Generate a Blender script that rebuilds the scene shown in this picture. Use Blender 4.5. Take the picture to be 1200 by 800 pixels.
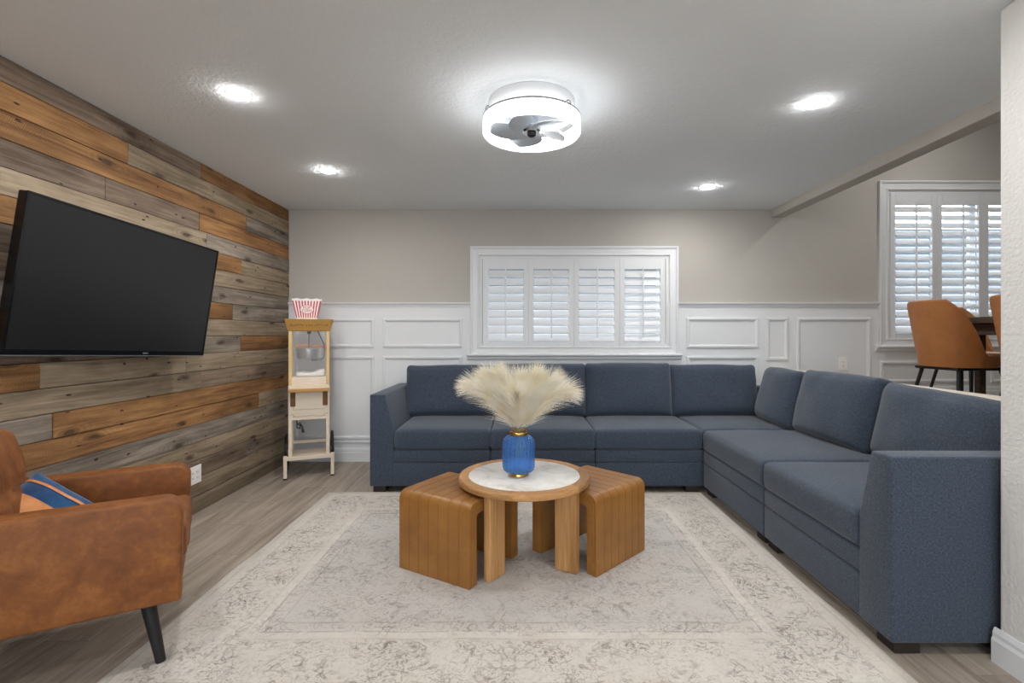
import bpy, bmesh, math, random
from mathutils import Vector, Matrix, noise as mnoise
PI = math.pi
random.seed(7)
SC = bpy.context.scene
C = SC.collection
for o in list(bpy.data.objects): bpy.data.objects.remove(o)

# ------------------------------------------------------------------ camera, world, exposure
F = 585.0; CX, CY = 610.0, 392.0; CAMZ = 1.228
cam_d = bpy.data.cameras.new('camera'); cam = bpy.data.objects.new('camera', cam_d); C.objects.link(cam)
cam.location = (0, 0, CAMZ); cam.rotation_euler = (PI/2, 0, 0)
cam_d.sensor_width = 36.0; cam_d.lens = 36.0*F/1200.0
cam_d.shift_x = -(CX-600)/1200.0; cam_d.shift_y = -(400-CY)/1200.0
cam_d.clip_start = 0.02
SC.camera = cam
world = bpy.data.worlds.new('sky'); SC.world = world; world.use_nodes = True
bg = world.node_tree.nodes['Background']
bg.inputs[0].default_value = (0.84, 0.92, 1.0, 1); bg.inputs[1].default_value = 2.2
vs = SC.view_settings
vs.view_transform = 'Standard'; vs.look = 'None'; vs.gamma = 1.0; vs.use_curve_mapping = False
vs.exposure = 1.5
SPOT_E = 150.0; RING_E = 2.4

# ------------------------------------------------------------------ node helpers
def s2l(c):
    c = c/255.0
    return c/12.92 if c <= 0.04045 else ((c+0.055)/1.055)**2.4
def rgb(r, g, b): return (s2l(r), s2l(g), s2l(b), 1.0)
class NT:
    def __init__(self, name):
        self.m = bpy.data.materials.new(name); self.m.use_nodes = True
        self.t = self.m.node_tree; self.b = self.t.nodes['Principled BSDF']
    def n(self, typ, ins=None, **kw):
        nd = self.t.nodes.new('ShaderNode'+typ)
        for k, v in kw.items(): setattr(nd, k, v)
        for k, v in (ins or {}).items(): self.put(nd.inputs[k], v)
        return nd
    def put(self, sock, v):
        if isinstance(v, bpy.types.NodeSocket): self.t.links.new(v, sock)
        elif isinstance(v, bpy.types.Node): self.t.links.new(v.outputs[0], sock)
        else: sock.default_value = v
    def math(self, op, a, b=0.0, c=0.0, clamp=False):
        return self.n('Math', {0: a, 1: b, 2: c}, operation=op, use_clamp=clamp).outputs[0]
    def mix(self, fac, a, b, blend='MIX'):
        nd = self.n('Mix', data_type='RGBA', blend_type=blend)
        self.put(nd.inputs[0], fac); self.put(nd.inputs[6], a); self.put(nd.inputs[7], b)
        return nd.outputs[2]
    def ramp(self, fac, stops, interp='LINEAR'):
        nd = self.n('ValToRGB', {0: fac}); r = nd.color_ramp; r.interpolation = interp
        while len(r.elements) > 1: r.elements.remove(r.elements[-1])
        for i, (p, c) in enumerate(stops):
            e = r.elements[0] if i == 0 else r.elements.new(p)
            e.position = p; e.color = c if len(c) == 4 else (*c, 1)
        return nd.outputs[0]
    def coords(self, scale=(1, 1, 1), rnd=0.0, kind='Object', rot=(0, 0, 0)):
        v = self.n('TexCoord').outputs[kind]
        if rnd:
            oi = self.n('ObjectInfo').outputs['Random']
            off = self.math('MULTIPLY', oi, rnd)
            v = self.n('VectorMath', {0: v, 1: self.n('CombineXYZ', {0: off, 1: off, 2: off}).outputs[0]}, operation='ADD').outputs[0]
        return self.n('Mapping', {'Vector': v, 'Scale': scale, 'Rotation': rot}).outputs[0]
    def noise(self, vec, scale=5.0, detail=3.0, rough=0.5, dist=0.0):
        return self.n('TexNoise', {'Vector': vec, 'Scale': scale, 'Detail': detail, 'Roughness': rough, 'Distortion': dist}).outputs[0]
    def bump(self, h, strength=0.3, dist=0.01):
        self.put(self.b.inputs['Normal'], self.n('Bump', {'Height': h, 'Strength': strength, 'Distance': dist}).outputs[0])
    def out(self, col=None, rough=None, metal=None, spec=None, **kw):
        if col is not None: self.put(self.b.inputs['Base Color'], col)
        if rough is not None: self.put(self.b.inputs['Roughness'], rough)
        if metal is not None: self.put(self.b.inputs['Metallic'], metal)
        if spec is not None: self.put(self.b.inputs['Specular IOR Level'], spec)
        for k, v in kw.items(): self.put(self.b.inputs[k.replace('_', ' ')], v)
        return self.m
def scal(c, k): return (c[0]*k, c[1]*k, c[2]*k, 1)

def m_plain(name, c, rough=0.5, metal=0.0, spec=0.4, var=0.05, scale=6.0, bump=0.0, bscale=80.0):
    t = NT(name); v = t.coords()
    n = t.noise(v, scale, 4)
    col = t.mix(t.ramp(n, [(0.3, (0, 0, 0)), (0.7, (1, 1, 1))]), scal(c, 1-var), scal(c, 1+var))
    if bump: t.bump(t.noise(v, bscale, 3), bump, 0.01)
    return t.out(col, rough, metal, spec)
def m_emit(name, c, e):
    t = NT(name); t.out(c, 0.5); t.b.inputs['Emission Color'].default_value = c; t.b.inputs['Emission Strength'].default_value = e
    return t.m
def m_wood(name, dark, light, knot=None, kerf=0.0, axis=1, rough=0.75, rnd=40.0, tint=0.12, gs=1.0):
    """grain along local axis"""
    t = NT(name)
    def ax3(across, along):
        v = [across*gs]*3; v[axis] = along*gs; return tuple(v)
    n1 = t.noise(t.coords(ax3(26, 1.3), rnd), 1.0, 6, 0.65, 0.9)
    n2 = t.noise(t.coords(ax3(6, 1.0), rnd*1.3), 1.0, 4, 0.55, 1.8)
    n3 = t.noise(t.coords(ax3(90, 3.0), rnd*0.9), 1.0, 3, 0.6)
    g = t.math('ADD', t.math('ADD', t.math('MULTIPLY', n1, 0.45), t.math('MULTIPLY', n2, 0.35)), t.math('MULTIPLY', n3, 0.2))
    col = t.ramp(g, [(0.38, dark), (0.5, tuple((a+b)/2 for a, b in zip(dark, light))), (0.61, light)])
    oi = t.n('ObjectInfo').outputs['Random']
    val = t.math('ADD', 1-tint, t.math('MULTIPLY', oi, 2*tint))
    col = t.n('HueSaturation', {'Color': col, 'Value': val, 'Saturation': 1.0}).outputs[0]
    h = t.math('ADD', n1, t.math('MULTIPLY', n3, 0.5))
    if knot:
        so = t.n('SeparateXYZ', {0: t.n('TexCoord').outputs['Object']})
        vy = t.math('ADD', t.math('MULTIPLY', so.outputs[1], 2.2), t.math('ADD', t.math('MULTIPLY', oi, rnd), t.math('MULTIPLY', n2, 0.30)))
        vz = t.math('ADD', t.math('MULTIPLY', so.outputs[2], 6.5), t.math('ADD', t.math('MULTIPLY', oi, rnd*1.7), t.math('MULTIPLY', n1, 0.22)))
        v = t.n('CombineXYZ', {0: vy, 1: vz}).outputs[0]
        vo = t.n('TexVoronoi', {'Vector': v, 'Scale': 0.62, 'Randomness': 1.0}, voronoi_dimensions='2D').outputs['Distance']
        ringk = t.math('MULTIPLY', t.ramp(vo, [(0.05, (0.7,)*3), (0.30, (0, 0, 0))]), t.math('ABSOLUTE', t.math('SINE', t.math('MULTIPLY', vo, 60.0))))
        col = t.mix(t.math('MULTIPLY', ringk, 0.6), col, scal(dark, 0.7))
        k = t.ramp(vo, [(0.035, (1, 1, 1)), (0.085, (0, 0, 0))])
        col = t.mix(t.math('MULTIPLY', k, 0.85), col, knot)
        vn = t.n('TexVoronoi', {'Vector': t.n('VectorMath', {0: v, 1: (3.3, 7.7, 1.3)}, operation='ADD').outputs[0], 'Scale': 1.2}, voronoi_dimensions='2D').outputs['Distance']
        col = t.mix(t.ramp(vn, [(0.030, (0.9,)*3), (0.040, (0, 0, 0))]), col, rgb(30, 24, 20))
        bl = t.noise(t.coords(ax3(3.0, 1.6), rnd*1.9), 1.0, 4, 0.6)
        col = t.mix(t.ramp(bl, [(0.50, (0, 0, 0)), (0.72, (0.45,)*3)]), col, scal(dark, 0.8))
    if kerf:
        w = t.n('TexWave', {'Vector': t.coords((1, 1, 1), rnd, rot=(0.45, 0, 0)), 'Scale': 38.0, 'Distortion': 4.0, 'Detail': 2.0, 'Detail Scale': 2.0}, bands_direction='Y' if axis == 1 else 'X').outputs[1]
        pat = t.ramp(t.noise(t.coords((4, 2, 4), rnd), 1.0, 2), [(0.38, (0, 0, 0)), (0.6, (1, 1, 1))])
        kk = t.math('MULTIPLY', w, pat)
        col = t.mix(t.math('MULTIPLY', kk, kerf), col, scal(dark, 0.75))
        h = t.math('SUBTRACT', h, t.math('MULTIPLY', kk, 0.6))
    t.bump(h, 0.5, 0.005)
    return t.out(col, rough, 0, 0.25)

# ------------------------------------------------------------------ materials
M = {}
def build_materials():
    M['wall'] = m_plain('taupe_paint', rgb(187, 182, 174), 0.85, var=0.02, scale=2, bump=0.10, bscale=140)
    M['white'] = m_plain('white_trim_paint', rgb(228, 229, 230), 0.45, var=0.012, scale=3)
    M['white_wall'] = m_plain('white_textured_paint', rgb(224, 222, 218), 0.8, var=0.02, scale=3, bump=0.35, bscale=70)
    t = NT('ceiling_knockdown_paint'); v = t.coords()
    n = t.noise(v, 42, 4, 0.55, 0.6)
    t.bump(t.ramp(n, [(0.38, (0, 0, 0)), (0.62, (1, 1, 1))]), 0.22, 0.005)
    M['ceiling'] = t.out(rgb(236, 240, 242), 0.9, 0, 0.2)
    M['cap'] = m_plain('cream_cap_paint', rgb(232, 224, 210), 0.5, var=0.02)
    # planks
    kd = rgb(62, 48, 38)
    M['p_orange'] = m_wood('reclaimed_orange_wood', rgb(106, 72, 44), rgb(182, 136, 88), kd, 0.6)
    M['p_taupe'] = m_wood('reclaimed_taupe_wood', rgb(114, 99, 81), rgb(172, 153, 129), kd, 0.0)
    M['p_grey'] = m_wood('reclaimed_grey_wood', rgb(90, 80, 71), rgb(158, 145, 131), kd, 0.0)
    M['p_brown'] = m_wood('reclaimed_brown_wood', rgb(82, 67, 56), rgb(144, 125, 108), kd, 0.0)
    M['p_base'] = m_wood('wood_baseboard', rgb(102, 88, 72), rgb(138, 122, 102), None, 0.0)
    M['floor'] = m_wood('grey_brown_plank_floor', rgb(134, 121, 109), rgb(184, 171, 157), None, 0.0, axis=1, rough=0.42, tint=0.10, gs=0.8)
    M['floor_gap'] = m_plain('floor_joint', rgb(70, 62, 55), 0.8)
    # fabrics
    t = NT('navy_woven_fabric')
    na = t.noise(t.coords((330, 110, 110)), 1.0, 2); nb = t.noise(t.coords((110, 110, 330)), 1.0, 2); nc = t.noise(t.coords((110, 330, 110)), 1.0, 2)
    w = t.math('MULTIPLY', t.math('ADD', t.math('ADD', na, nb), nc), 0.3333)
    big = t.noise(t.coords(), 3.0, 3)
    col = t.ramp(w, [(0.36, rgb(46, 54, 66)), (0.5, rgb(63, 72, 86)), (0.64, rgb(84, 93, 106))])
    col = t.mix(t.math('MULTIPLY', big, 0.18), col, rgb(57, 65, 78))
    t.bump(w, 0.5, 0.002)
    M['navy'] = t.out(col, 0.95, 0, 0.15, Sheen_Weight=0.25, Sheen_Roughness=0.5)
    M['dark'] = m_plain('black_plastic', rgb(26, 25, 25), 0.45, var=0.08)
    M['leg_dark'] = m_plain('dark_wood_foot', rgb(44, 36, 31), 0.5, var=0.1)
    M['black_metal'] = m_plain('black_metal', rgb(36, 36, 37), 0.42, 0.3, var=0.05)
    def leather(name, a, b, c, rough, sc=7.0):
        t = NT(name); v = t.coords()
        n1 = t.noise(v, sc, 6, 0.62, 0.4); n2 = t.noise(v, sc*6, 3)
        g = t.math('ADD', t.math('MULTIPLY', n1, 0.8), t.math('MULTIPLY', n2, 0.2))
        col = t.ramp(g, [(0.32, a), (0.5, b), (0.68, c)])
        vo = t.n('TexVoronoi', {'Vector': v, 'Scale': 260.0}).outputs['Distance']
        t.bump(t.math('ADD', vo, t.math('MULTIPLY', n2, 0.6)), 0.12, 0.003)
        return t.out(col, rough, 0, 0.35)
    M['leather_chair'] = leather('cognac_suede_leather', rgb(104, 60, 28), rgb(126, 75, 35), rgb(150, 95, 47), 0.58, 10.0)
    M['leather_stool'] = leather('tan_leather', rgb(135, 91, 44), rgb(148, 101, 49), rgb(160, 113, 57), 0.34, 4.0)
    M['leather_seam'] = m_plain('leather_stitching', rgb(124, 74, 32), 0.6)
    M['leather_dining'] = leather('orange_tan_leather', rgb(154, 98, 52), rgb(166, 107, 58), rgb(178, 118, 68), 0.45, 5.0)
    # table
    M['table_wood'] = m_wood('acacia_wood', rgb(152, 104, 58), rgb(208, 162, 108), None, 0.0, axis=2, rough=0.42, tint=0.14, gs=0.9)
    M['rim_wood'] = m_wood('acacia_rim_wood', rgb(152, 104, 60), rgb(206, 160, 108), None, 0.0, axis=0, rough=0.4, tint=0.2, gs=0.7)
    t = NT('white_marble'); v = t.coords()
    n = t.noise(v, 6, 8, 0.6, 1.5)
    M['marble'] = t.out(t.ramp(n, [(0.3, rgb(196, 188, 178)), (0.46, rgb(226, 221, 214)), (0.7, rgb(240, 237, 232))]), 0.3, 0, 0.4)
    # vase
    t = NT('cobalt_ribbed_glass')
    M['glass_blue'] = t.out(rgb(122, 182, 246), 0.07, 0, 0.6, Transmission_Weight=0.78, IOR=1.35)
    M['gold'] = m_plain('brushed_gold', rgb(206, 166, 92), 0.28, 0.95, var=0.06)
    t = NT('cream_pampas_fibre')
    n = t.noise(t.coords(), 14, 3)
    col = t.ramp(n, [(0.3, rgb(244, 234, 206)), (0.6, rgb(254, 250, 240))])
    d = t.out(col, 0.9, 0, 0.1)
    tr = t.n('BsdfTranslucent', {'Color': col}); mx = t.n('MixShader', {0: 0.35})
    t.t.links.new(t.b.outputs[0], mx.inputs[1]); t.t.links.new(tr.outputs[0], mx.inputs[2])
    t.t.links.new(mx.outputs[0], t.t.nodes['Material Output'].inputs[0])
    M['pampas'] = d
    M['stem'] = m_plain('dried_stem', rgb(176, 150, 92), 0.8)
    # tv
    t = NT('matte_tv_screen'); M['screen'] = t.out(rgb(19, 19, 20), 0.34, 0, 0.45)
    M['bezel'] = m_plain('gloss_black_bezel', rgb(12, 12, 13), 0.18, var=0.02)
    M['silver'] = m_plain('silver', rgb(196, 198, 200), 0.3, 0.8, var=0.02)
    M['chrome'] = m_plain('chrome', rgb(205, 210, 216), 0.12, 1.0, var=0.02)
    M['steel'] = m_plain('stainless_steel', rgb(176, 176, 174), 0.3, 0.85, var=0.05)
    M['grey_metal'] = m_plain('grey_metal', rgb(150, 152, 154), 0.4, 0.5)
    M['emit_ring'] = m_emit('lit_white_diffuser', (0.97, 0.985, 1, 1), RING_E)
    M['emit_spot'] = m_emit('lit_downlight_lens', (1, 0.995, 0.98, 1), SPOT_E)
    t = NT('frosted_fan_blade'); M['blade'] = t.out(rgb(172, 178, 184), 0.5, 0, 0.2)
    M['fan_grey'] = m_plain('grey_fan_plate', rgb(140, 145, 150), 0.6, 0.0)
    M['fan_white'] = m_plain('white_plastic', rgb(238, 239, 240), 0.4, var=0.01)
    # popcorn cart
    M['cream'] = m_plain('cream_enamel', rgb(232, 216, 194), 0.4, var=0.03)
    M['canopy_gold'] = m_plain('mustard_gold_enamel', rgb(182, 138, 72), 0.42, 0.1, var=0.04)
    M['post_gold'] = m_plain('pale_gold_enamel', rgb(222, 190, 132), 0.42, 0.0, var=0.04)
    M['scroll'] = m_plain('brown_print', rgb(112, 78, 38), 0.6)
    t = NT('clear_acrylic'); M['acrylic'] = t.out((1, 1, 1, 1), 0.03, 0, 0.5, Alpha=0.07)
    M['letter_orange'] = m_plain('orange_gold_letters', rgb(206, 138, 58), 0.5)
    M['red'] = m_plain('red_print', rgb(196, 40, 52), 0.55)
    M['paper'] = m_plain('white_card', rgb(246, 242, 238), 0.55, var=0.01)
    M['cloth_white'] = m_plain('white_cloth', rgb(232, 228, 222), 0.9, bump=0.3, bscale=30)
    # pillow
    M['pillow_tan'] = leather('tan_cushion_leather', rgb(176, 108, 54), rgb(200, 130, 74), rgb(214, 146, 88), 0.5)
    t = NT('blue_velvet'); n = t.noise(t.coords(), 9, 4)
    M['pillow_blue'] = t.out(t.ramp(n, [(0.3, rgb(10, 46, 84)), (0.7, rgb(28, 86, 134))]), 0.8, 0, 0.2, Sheen_Weight=0.4)
    M['dining_wood'] = m_wood('dark_walnut', rgb(66, 52, 42), rgb(112, 94, 80), None, 0.0, axis=1, rough=0.5)
    t = NT('window_pane_glass'); M['pane'] = t.out((0.03, 0.035, 0.04, 1), 0.02, 0, 0.5, Alpha=0.08)
    M['sash'] = m_plain('grey_window_sash', rgb(205, 210, 214), 0.5)
    M['slate'] = m_plain('slate_blue_siding', rgb(70, 80, 90), 0.8, var=0.08, scale=2)
    M['outlet_slot'] = m_plain('dark_slot', rgb(70, 68, 66), 0.6)
    # rug
    t = NT('distressed_oriental_rug')
    HX, HY = 1.44, 1.11
    sp = t.n('SeparateXYZ', {0: t.n('TexCoord').outputs['Object']})
    wob = t.math('MULTIPLY', t.math('SUBTRACT', t.noise(t.coords(), 3.0, 2), 0.5), 0.02)
    axx = t.math('ABSOLUTE', sp.outputs[0]); ayy = t.math('ABSOLUTE', sp.outputs[1])
    e = t.math('ADD', t.math('MINIMUM', t.math('SUBTRACT', HX, axx), t.math('SUBTRACT', HY, ayy)), wob)
    sym = t.n('CombineXYZ', {0: axx, 1: ayy, 2: 0.0}).outputs[0]
    cream, grey = rgb(210, 203, 193), rgb(198, 194, 189)
    base = t.ramp(e, [(0.0, rgb(202, 194, 184)), (0.035, cream), (0.09, rgb(217, 210, 200)), (0.36, rgb(214, 207, 197)), (0.40, rgb(221, 215, 206)), (0.42, rgb(204, 198, 191)), (0.50, grey)])
    blotch = t.noise(t.coords((1, 1, 1)), 2.6, 4, 0.6)
    base = t.mix(t.ramp(blotch, [(0.35, (0, 0, 0)), (0.75, (0.55, 0.55, 0.55))]), base, rgb(200, 193, 185))
    base = t.mix(t.ramp(t.noise(t.coords((1.2, 1.6, 1)), 3.3, 4), [(0.52, (0, 0, 0)), (0.75, (0.4, 0.4, 0.4))]), base, rgb(206, 190, 176))
    def lines(vec, scale, width, k, detail=1.5, dist=1.2):
        n = t.noise(vec, scale, detail, 0.5, dist)
        fr = t.math('FRACT', t.math('MULTIPLY', n, k))
        d = t.math('ABSOLUTE', t.math('SUBTRACT', fr, 0.5))
        return t.ramp(d, [(0.0, (1, 1, 1)), (width, (0, 0, 0))])
    wear = t.ramp(t.noise(t.coords(), 5.0, 5, 0.65), [(0.36, (0.15,)*3), (0.58, (1, 1, 1))])
    fine = t.ramp(t.noise(t.coords(), 60.0, 3, 0.7), [(0.34, (0.1, 0.1, 0.1)), (0.54, (1, 1, 1))])
    wearf = t.math('MULTIPLY', wear, fine)
    l1 = lines(sym, 9.0, 0.16, 4.0); l2 = lines(sym, 30.0, 0.20, 3.0)
    vo = t.n('TexVoronoi', {'Vector': t.n('VectorMath', {0: sym, 1: t.n('CombineXYZ', {0: t.noise(sym, 18.0, 2), 1: t.noise(sym, 15.0, 2)}).outputs[0]}, operation='ADD').outputs[0], 'Scale': 22.0}).outputs['Distance']
    leaf = t.ramp(vo, [(0.10, (1, 1, 1)), (0.17, (0, 0, 0))])
    ringl = t.ramp(t.math('ABSOLUTE', t.math('SUBTRACT', vo, 0.34)), [(0.0, (0.8, 0.8, 0.8)), (0.05, (0, 0, 0))])
    pat = t.math('MAXIMUM', t.math('MAXIMUM', l1, t.math('MULTIPLY', l2, 0.8)), t.math('MAXIMUM', leaf, ringl))
    inb = t.ramp(e, [(0.0, (0.25, 0.25, 0.25)), (0.07, (0.3, 0.3, 0.3)), (0.11, (1, 1, 1)), (0.33, (1, 1, 1)), (0.36, (0.15, 0.15, 0.15)), (0.41, (0.8, 0.8, 0.8)), (0.47, (0.7, 0.7, 0.7))])
    pat = t.math('MULTIPLY', t.math('MULTIPLY', pat, inb), wearf)
    col = t.mix(pat, base, rgb(112, 101, 92))
    stripes = t.ramp(e, [(0.0, (0, 0, 0)), (0.030, (0, 0, 0)), (0.036, (0.6,)*3), (0.042, (0, 0, 0)), (0.09, (0, 0, 0)), (0.097, (0.6,)*3), (0.104, (0, 0, 0)), (0.345, (0, 0, 0)), (0.352, (0.5,)*3), (0.359, (0, 0, 0)), (0.395, (0, 0, 0)), (0.402, (0.9,)*3), (0.409, (0, 0, 0)), (0.462, (0, 0, 0)), (0.468, (0.9,)*3), (0.476, (0, 0, 0))])
    sw = t.ramp(t.noise(t.coords(), 7.0, 4, 0.6), [(0.38, (0.15,)*3), (0.62, (0.9,)*3)])
    col = t.mix(t.math('MULTIPLY', t.math('MULTIPLY', stripes, sw), 0.8), col, rgb(120, 107, 96))
    weave = t.noise(t.coords((300, 300, 300)), 1.0, 2)
    col = t.mix(t.math('MULTIPLY', weave, 0.16), col, rgb(150, 142, 134))
    t.bump(weave, 0.35, 0.003)
    M['rug'] = t.out(col, 0.97, 0, 0.1)
    # bucket stripes
    t = NT('striped_popcorn_card')
    sp = t.n('SeparateXYZ', {0: t.n('TexCoord').outputs['Object']})
    wd = t.math('ADD', 0.078, t.math('MULTIPLY', sp.outputs[2], 0.21))
    use_x = t.math('GREATER_THAN', t.math('ABSOLUTE', sp.outputs[1]), t.math('ABSOLUTE', sp.outputs[0]))
    uu = t.math('ADD', t.math('MULTIPLY', sp.outputs[0], use_x), t.math('MULTIPLY', sp.outputs[1], t.math('SUBTRACT', 1.0, use_x)))
    q = t.math('DIVIDE', uu, wd)
    fr = t.math('FRACT', t.math('ADD', t.math('MULTIPLY', q, 4.5), 20.0))
    st = t.math('LESS_THAN', t.math('ABSOLUTE', t.math('SUBTRACT', fr, 0.5)), 0.22)
    zz = t.math('MULTIPLY', t.math('GREATER_THAN', sp.outputs[2], 0.012), t.math('LESS_THAN', sp.outputs[2], 0.158))
    st = t.math('MULTIPLY', st, zz)
    M['stripes'] = t.out(t.mix(st, rgb(246, 240, 238), rgb(196, 44, 56)), 0.5)
build_materials()

# ------------------------------------------------------------------ geometry helpers
def obj(name, bm, mat, parent=None, loc=(0, 0, 0), rot=(0, 0, 0), smooth=None):
    me = bpy.data.meshes.new(name)
    bmesh.ops.recalc_face_normals(bm, faces=bm.faces[:])
    bm.to_mesh(me); bm.free()
    mats = mat if isinstance(mat, (list, tuple)) else [mat]
    for m in mats: me.materials.append(M[m])
    if smooth is not None:
        for p in me.polygons: p.use_smooth = True
        me.set_sharp_from_angle(angle=math.radians(smooth))
    o = bpy.data.objects.new(name, me); C.objects.link(o)
    o.location = loc; o.rotation_euler = rot
    if parent: o.parent = parent
    return o
def clone(o, parent=None, loc=None, rot=None):
    c = o.copy(); C.objects.link(c)
    c.parent = parent
    if loc is not None: c.location = loc
    if rot is not None: c.rotation_euler = rot
    return c
def tree(o, parent=None, loc=None, rotz=None):
    c = o.copy(); C.objects.link(c); c.parent = parent
    if loc is not None: c.location = loc
    if rotz is not None: c.rotation_euler = (0, 0, rotz)
    for ch in list(o.children): tree(ch, c)
    return c
def tag(o, label, cat, group=None):
    o['label'] = label; o['category'] = cat
    if group: o['group'] = group
    return o
def thing(name, label, cat, loc=(0, 0, 0), rot=(0, 0, 0), group=None):
    o = bpy.data.objects.new(name, None); C.objects.link(o); o.empty_display_size = 0.1
    o.location = loc; o.rotation_euler = rot if isinstance(rot, tuple) else (0, 0, rot)
    return tag(o, label, cat, group)
def struct(o): o['kind'] = 'structure'; return o
def B(): return bmesh.new()
def box(bm, x0, x1, y0, y1, z0, z1):
    vs = [bm.verts.new((x, y, z)) for x in (x0, x1) for y in (y0, y1) for z in (z0, z1)]
    for f in ((0, 1, 3, 2), (4, 6, 7, 5), (0, 4, 5, 1), (2, 3, 7, 6), (0, 2, 6, 4), (1, 5, 7, 3)):
        bm.faces.new([vs[i] for i in f])
    return bm
def bev(bm, w, seg=2, ang=30):
    es = [e for e in bm.edges if len(e.link_faces) == 2 and e.calc_face_angle(0) > math.radians(ang)]
    bmesh.ops.bevel(bm, geom=es, offset=w, segments=seg, affect='EDGES', profile=0.5, clamp_overlap=True)
    return bm
def bbox(x0, x1, y0, y1, z0, z1, w=0.004, seg=2):
    bm = box(B(), x0, x1, y0, y1, z0, z1)
    bmesh.ops.recalc_face_normals(bm, faces=bm.faces[:])
    return bev(bm, w, seg) if w else bm
def prism(pts, axis, a, b, bm=None):
    """polygon pts (u,v) extruded along axis between a and b; axis x:(y,z) y:(x,z) z:(x,y)"""
    bm = bm or B()
    def P(u, v, t): return {'x': (t, u, v), 'y': (u, t, v), 'z': (u, v, t)}[axis]
    A = [bm.verts.new(P(u, v, a)) for u, v in pts]; Bv = [bm.verts.new(P(u, v, b)) for u, v in pts]
    n = len(pts)
    for i in range(n): bm.faces.new((A[i], A[(i+1) % n], Bv[(i+1) % n], Bv[i]))
    bm.faces.new(A[::-1]); bm.faces.new(Bv)
    bmesh.ops.recalc_face_normals(bm, faces=bm.faces[:])
    return bm
def lathe(prof, n=32, bm=None, fn=None, closed=False):
    bm = bm or B(); rings = []
    for r, z in prof:
        if r < 1e-6: rings.append([bm.verts.new((0, 0, z))]); continue
        ring = []
        for i in range(n):
            a = 2*PI*i/n; rr = fn(r, z, a) if fn else r
            ring.append(bm.verts.new((rr*math.cos(a), rr*math.sin(a), z)))
        rings.append(ring)
    prs = list(zip(rings, rings[1:]))
    if closed: prs.append((rings[-1], rings[0]))
    for p, q in prs:
        if len(p) == 1 and len(q) == 1: continue
        for i in range(n):
            j = (i+1) % n
            if len(p) == 1: bm.faces.new((p[0], q[j], q[i]))
            elif len(q) == 1: bm.faces.new((p[i], p[j], q[0]))
            else: bm.faces.new((p[i], p[j], q[j], q[i]))
    return bm
def tube(path, r, n=8, bm=None, closed=False):
    bm = bm or B(); pts = [Vector(p) for p in path]; rs = r if isinstance(r, (list, tuple)) else [r]*len(pts)
    N = len(pts); rings = []; up = None
    for i, p in enumerate(pts):
        if closed: d = pts[(i+1) % N]-pts[i-1]
        else: d = pts[min(i+1, N-1)]-pts[max(i-1, 0)]
        d.normalize()
        if up is None: up = d.orthogonal().normalized()
        else: up = (up-d*up.dot(d)).normalized()
        s = d.cross(up)
        rings.append([bm.verts.new(p+(up*math.cos(2*PI*k/n)+s*math.sin(2*PI*k/n))*rs[i]) for k in range(n)])
    prs = list(zip(rings, rings[1:]))
    if closed: prs.append((rings[-1], rings[0]))
    for a, b in prs:
        for k in range(n): bm.faces.new((a[k], a[(k+1) % n], b[(k+1) % n], b[k]))
    if not closed: bm.faces.new(rings[0][::-1]); bm.faces.new(rings[-1])
    return bm
def rbox(hx, hy, hz, r, n=(8, 8, 4), seg=3, fn=None):
    """rounded box on a lattice, optionally deformed by fn(p, u) with u in [-1,1]^3"""
    H = (hx, hy, hz); L = []
    for h, k in zip(H, n):
        c = [-(h-r)+2*(h-r)*i/k for i in range(k+1)]
        e = [h-r+r*math.tan(PI/4*i/seg) for i in range(1, seg+1)]
        L.append([-x for x in reversed(e)]+c+e)
    bm = B(); V = {}
    def vert(i, j, k):
        key = (i, j, k)
        if key in V: return V[key]
        p = Vector((L[0][i], L[1][j], L[2][k]))
        inn = Vector([max(-(h-r), min(h-r, c)) for h, c in zip(H, p)])
        d = p-inn
        if d.length > 1e-9: p = inn+d.normalized()*r
        if fn: p = fn(p, Vector((p.x/hx, p.y/hy, p.z/hz)))
        V[key] = bm.verts.new(p); return V[key]
    I, J, K = (len(l)-1 for l in L)
    for i in range(I):
        for j in range(J):
            for k in (0, K): bm.faces.new([vert(i, j, k), vert(i+1, j, k), vert(i+1, j+1, k), vert(i, j+1, k)])
    for i in range(I):
        for k in range(K):
            for j in (0, J): bm.faces.new([vert(i, j, k), vert(i+1, j, k), vert(i+1, j, k+1), vert(i, j, k+1)])
    for j in range(J):
        for k in range(K):
            for i in (0, I): bm.faces.new([vert(i, j, k), vert(i, j+1, k), vert(i, j+1, k+1), vert(i, j, k+1)])
    return bm
def frame(x0, x1, z0, z1, prof, yf, bm=None):
    """mitred rectangular frame on a wall facing -y; prof = (inset, protrusion) points, closed"""
    bm = bm or B(); rings = []
    for sx, sz in ((0, 0), (1, 0), (1, 1), (0, 1)):
        ring = []
        for ins, pr in prof:
            x = x0+ins if sx == 0 else x1-ins
            z = z0+ins if sz == 0 else z1-ins
            ring.append(bm.verts.new((x, yf-pr, z)))
        rings.append(ring)
    n = len(prof)
    for a in range(4):
        p, q = rings[a], rings[(a+1) % 4]
        for i in range(n): bm.faces.new((p[i], p[(i+1) % n], q[(i+1) % n], q[i]))
    bmesh.ops.recalc_face_normals(bm, faces=bm.faces[:])
    return bm
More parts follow.
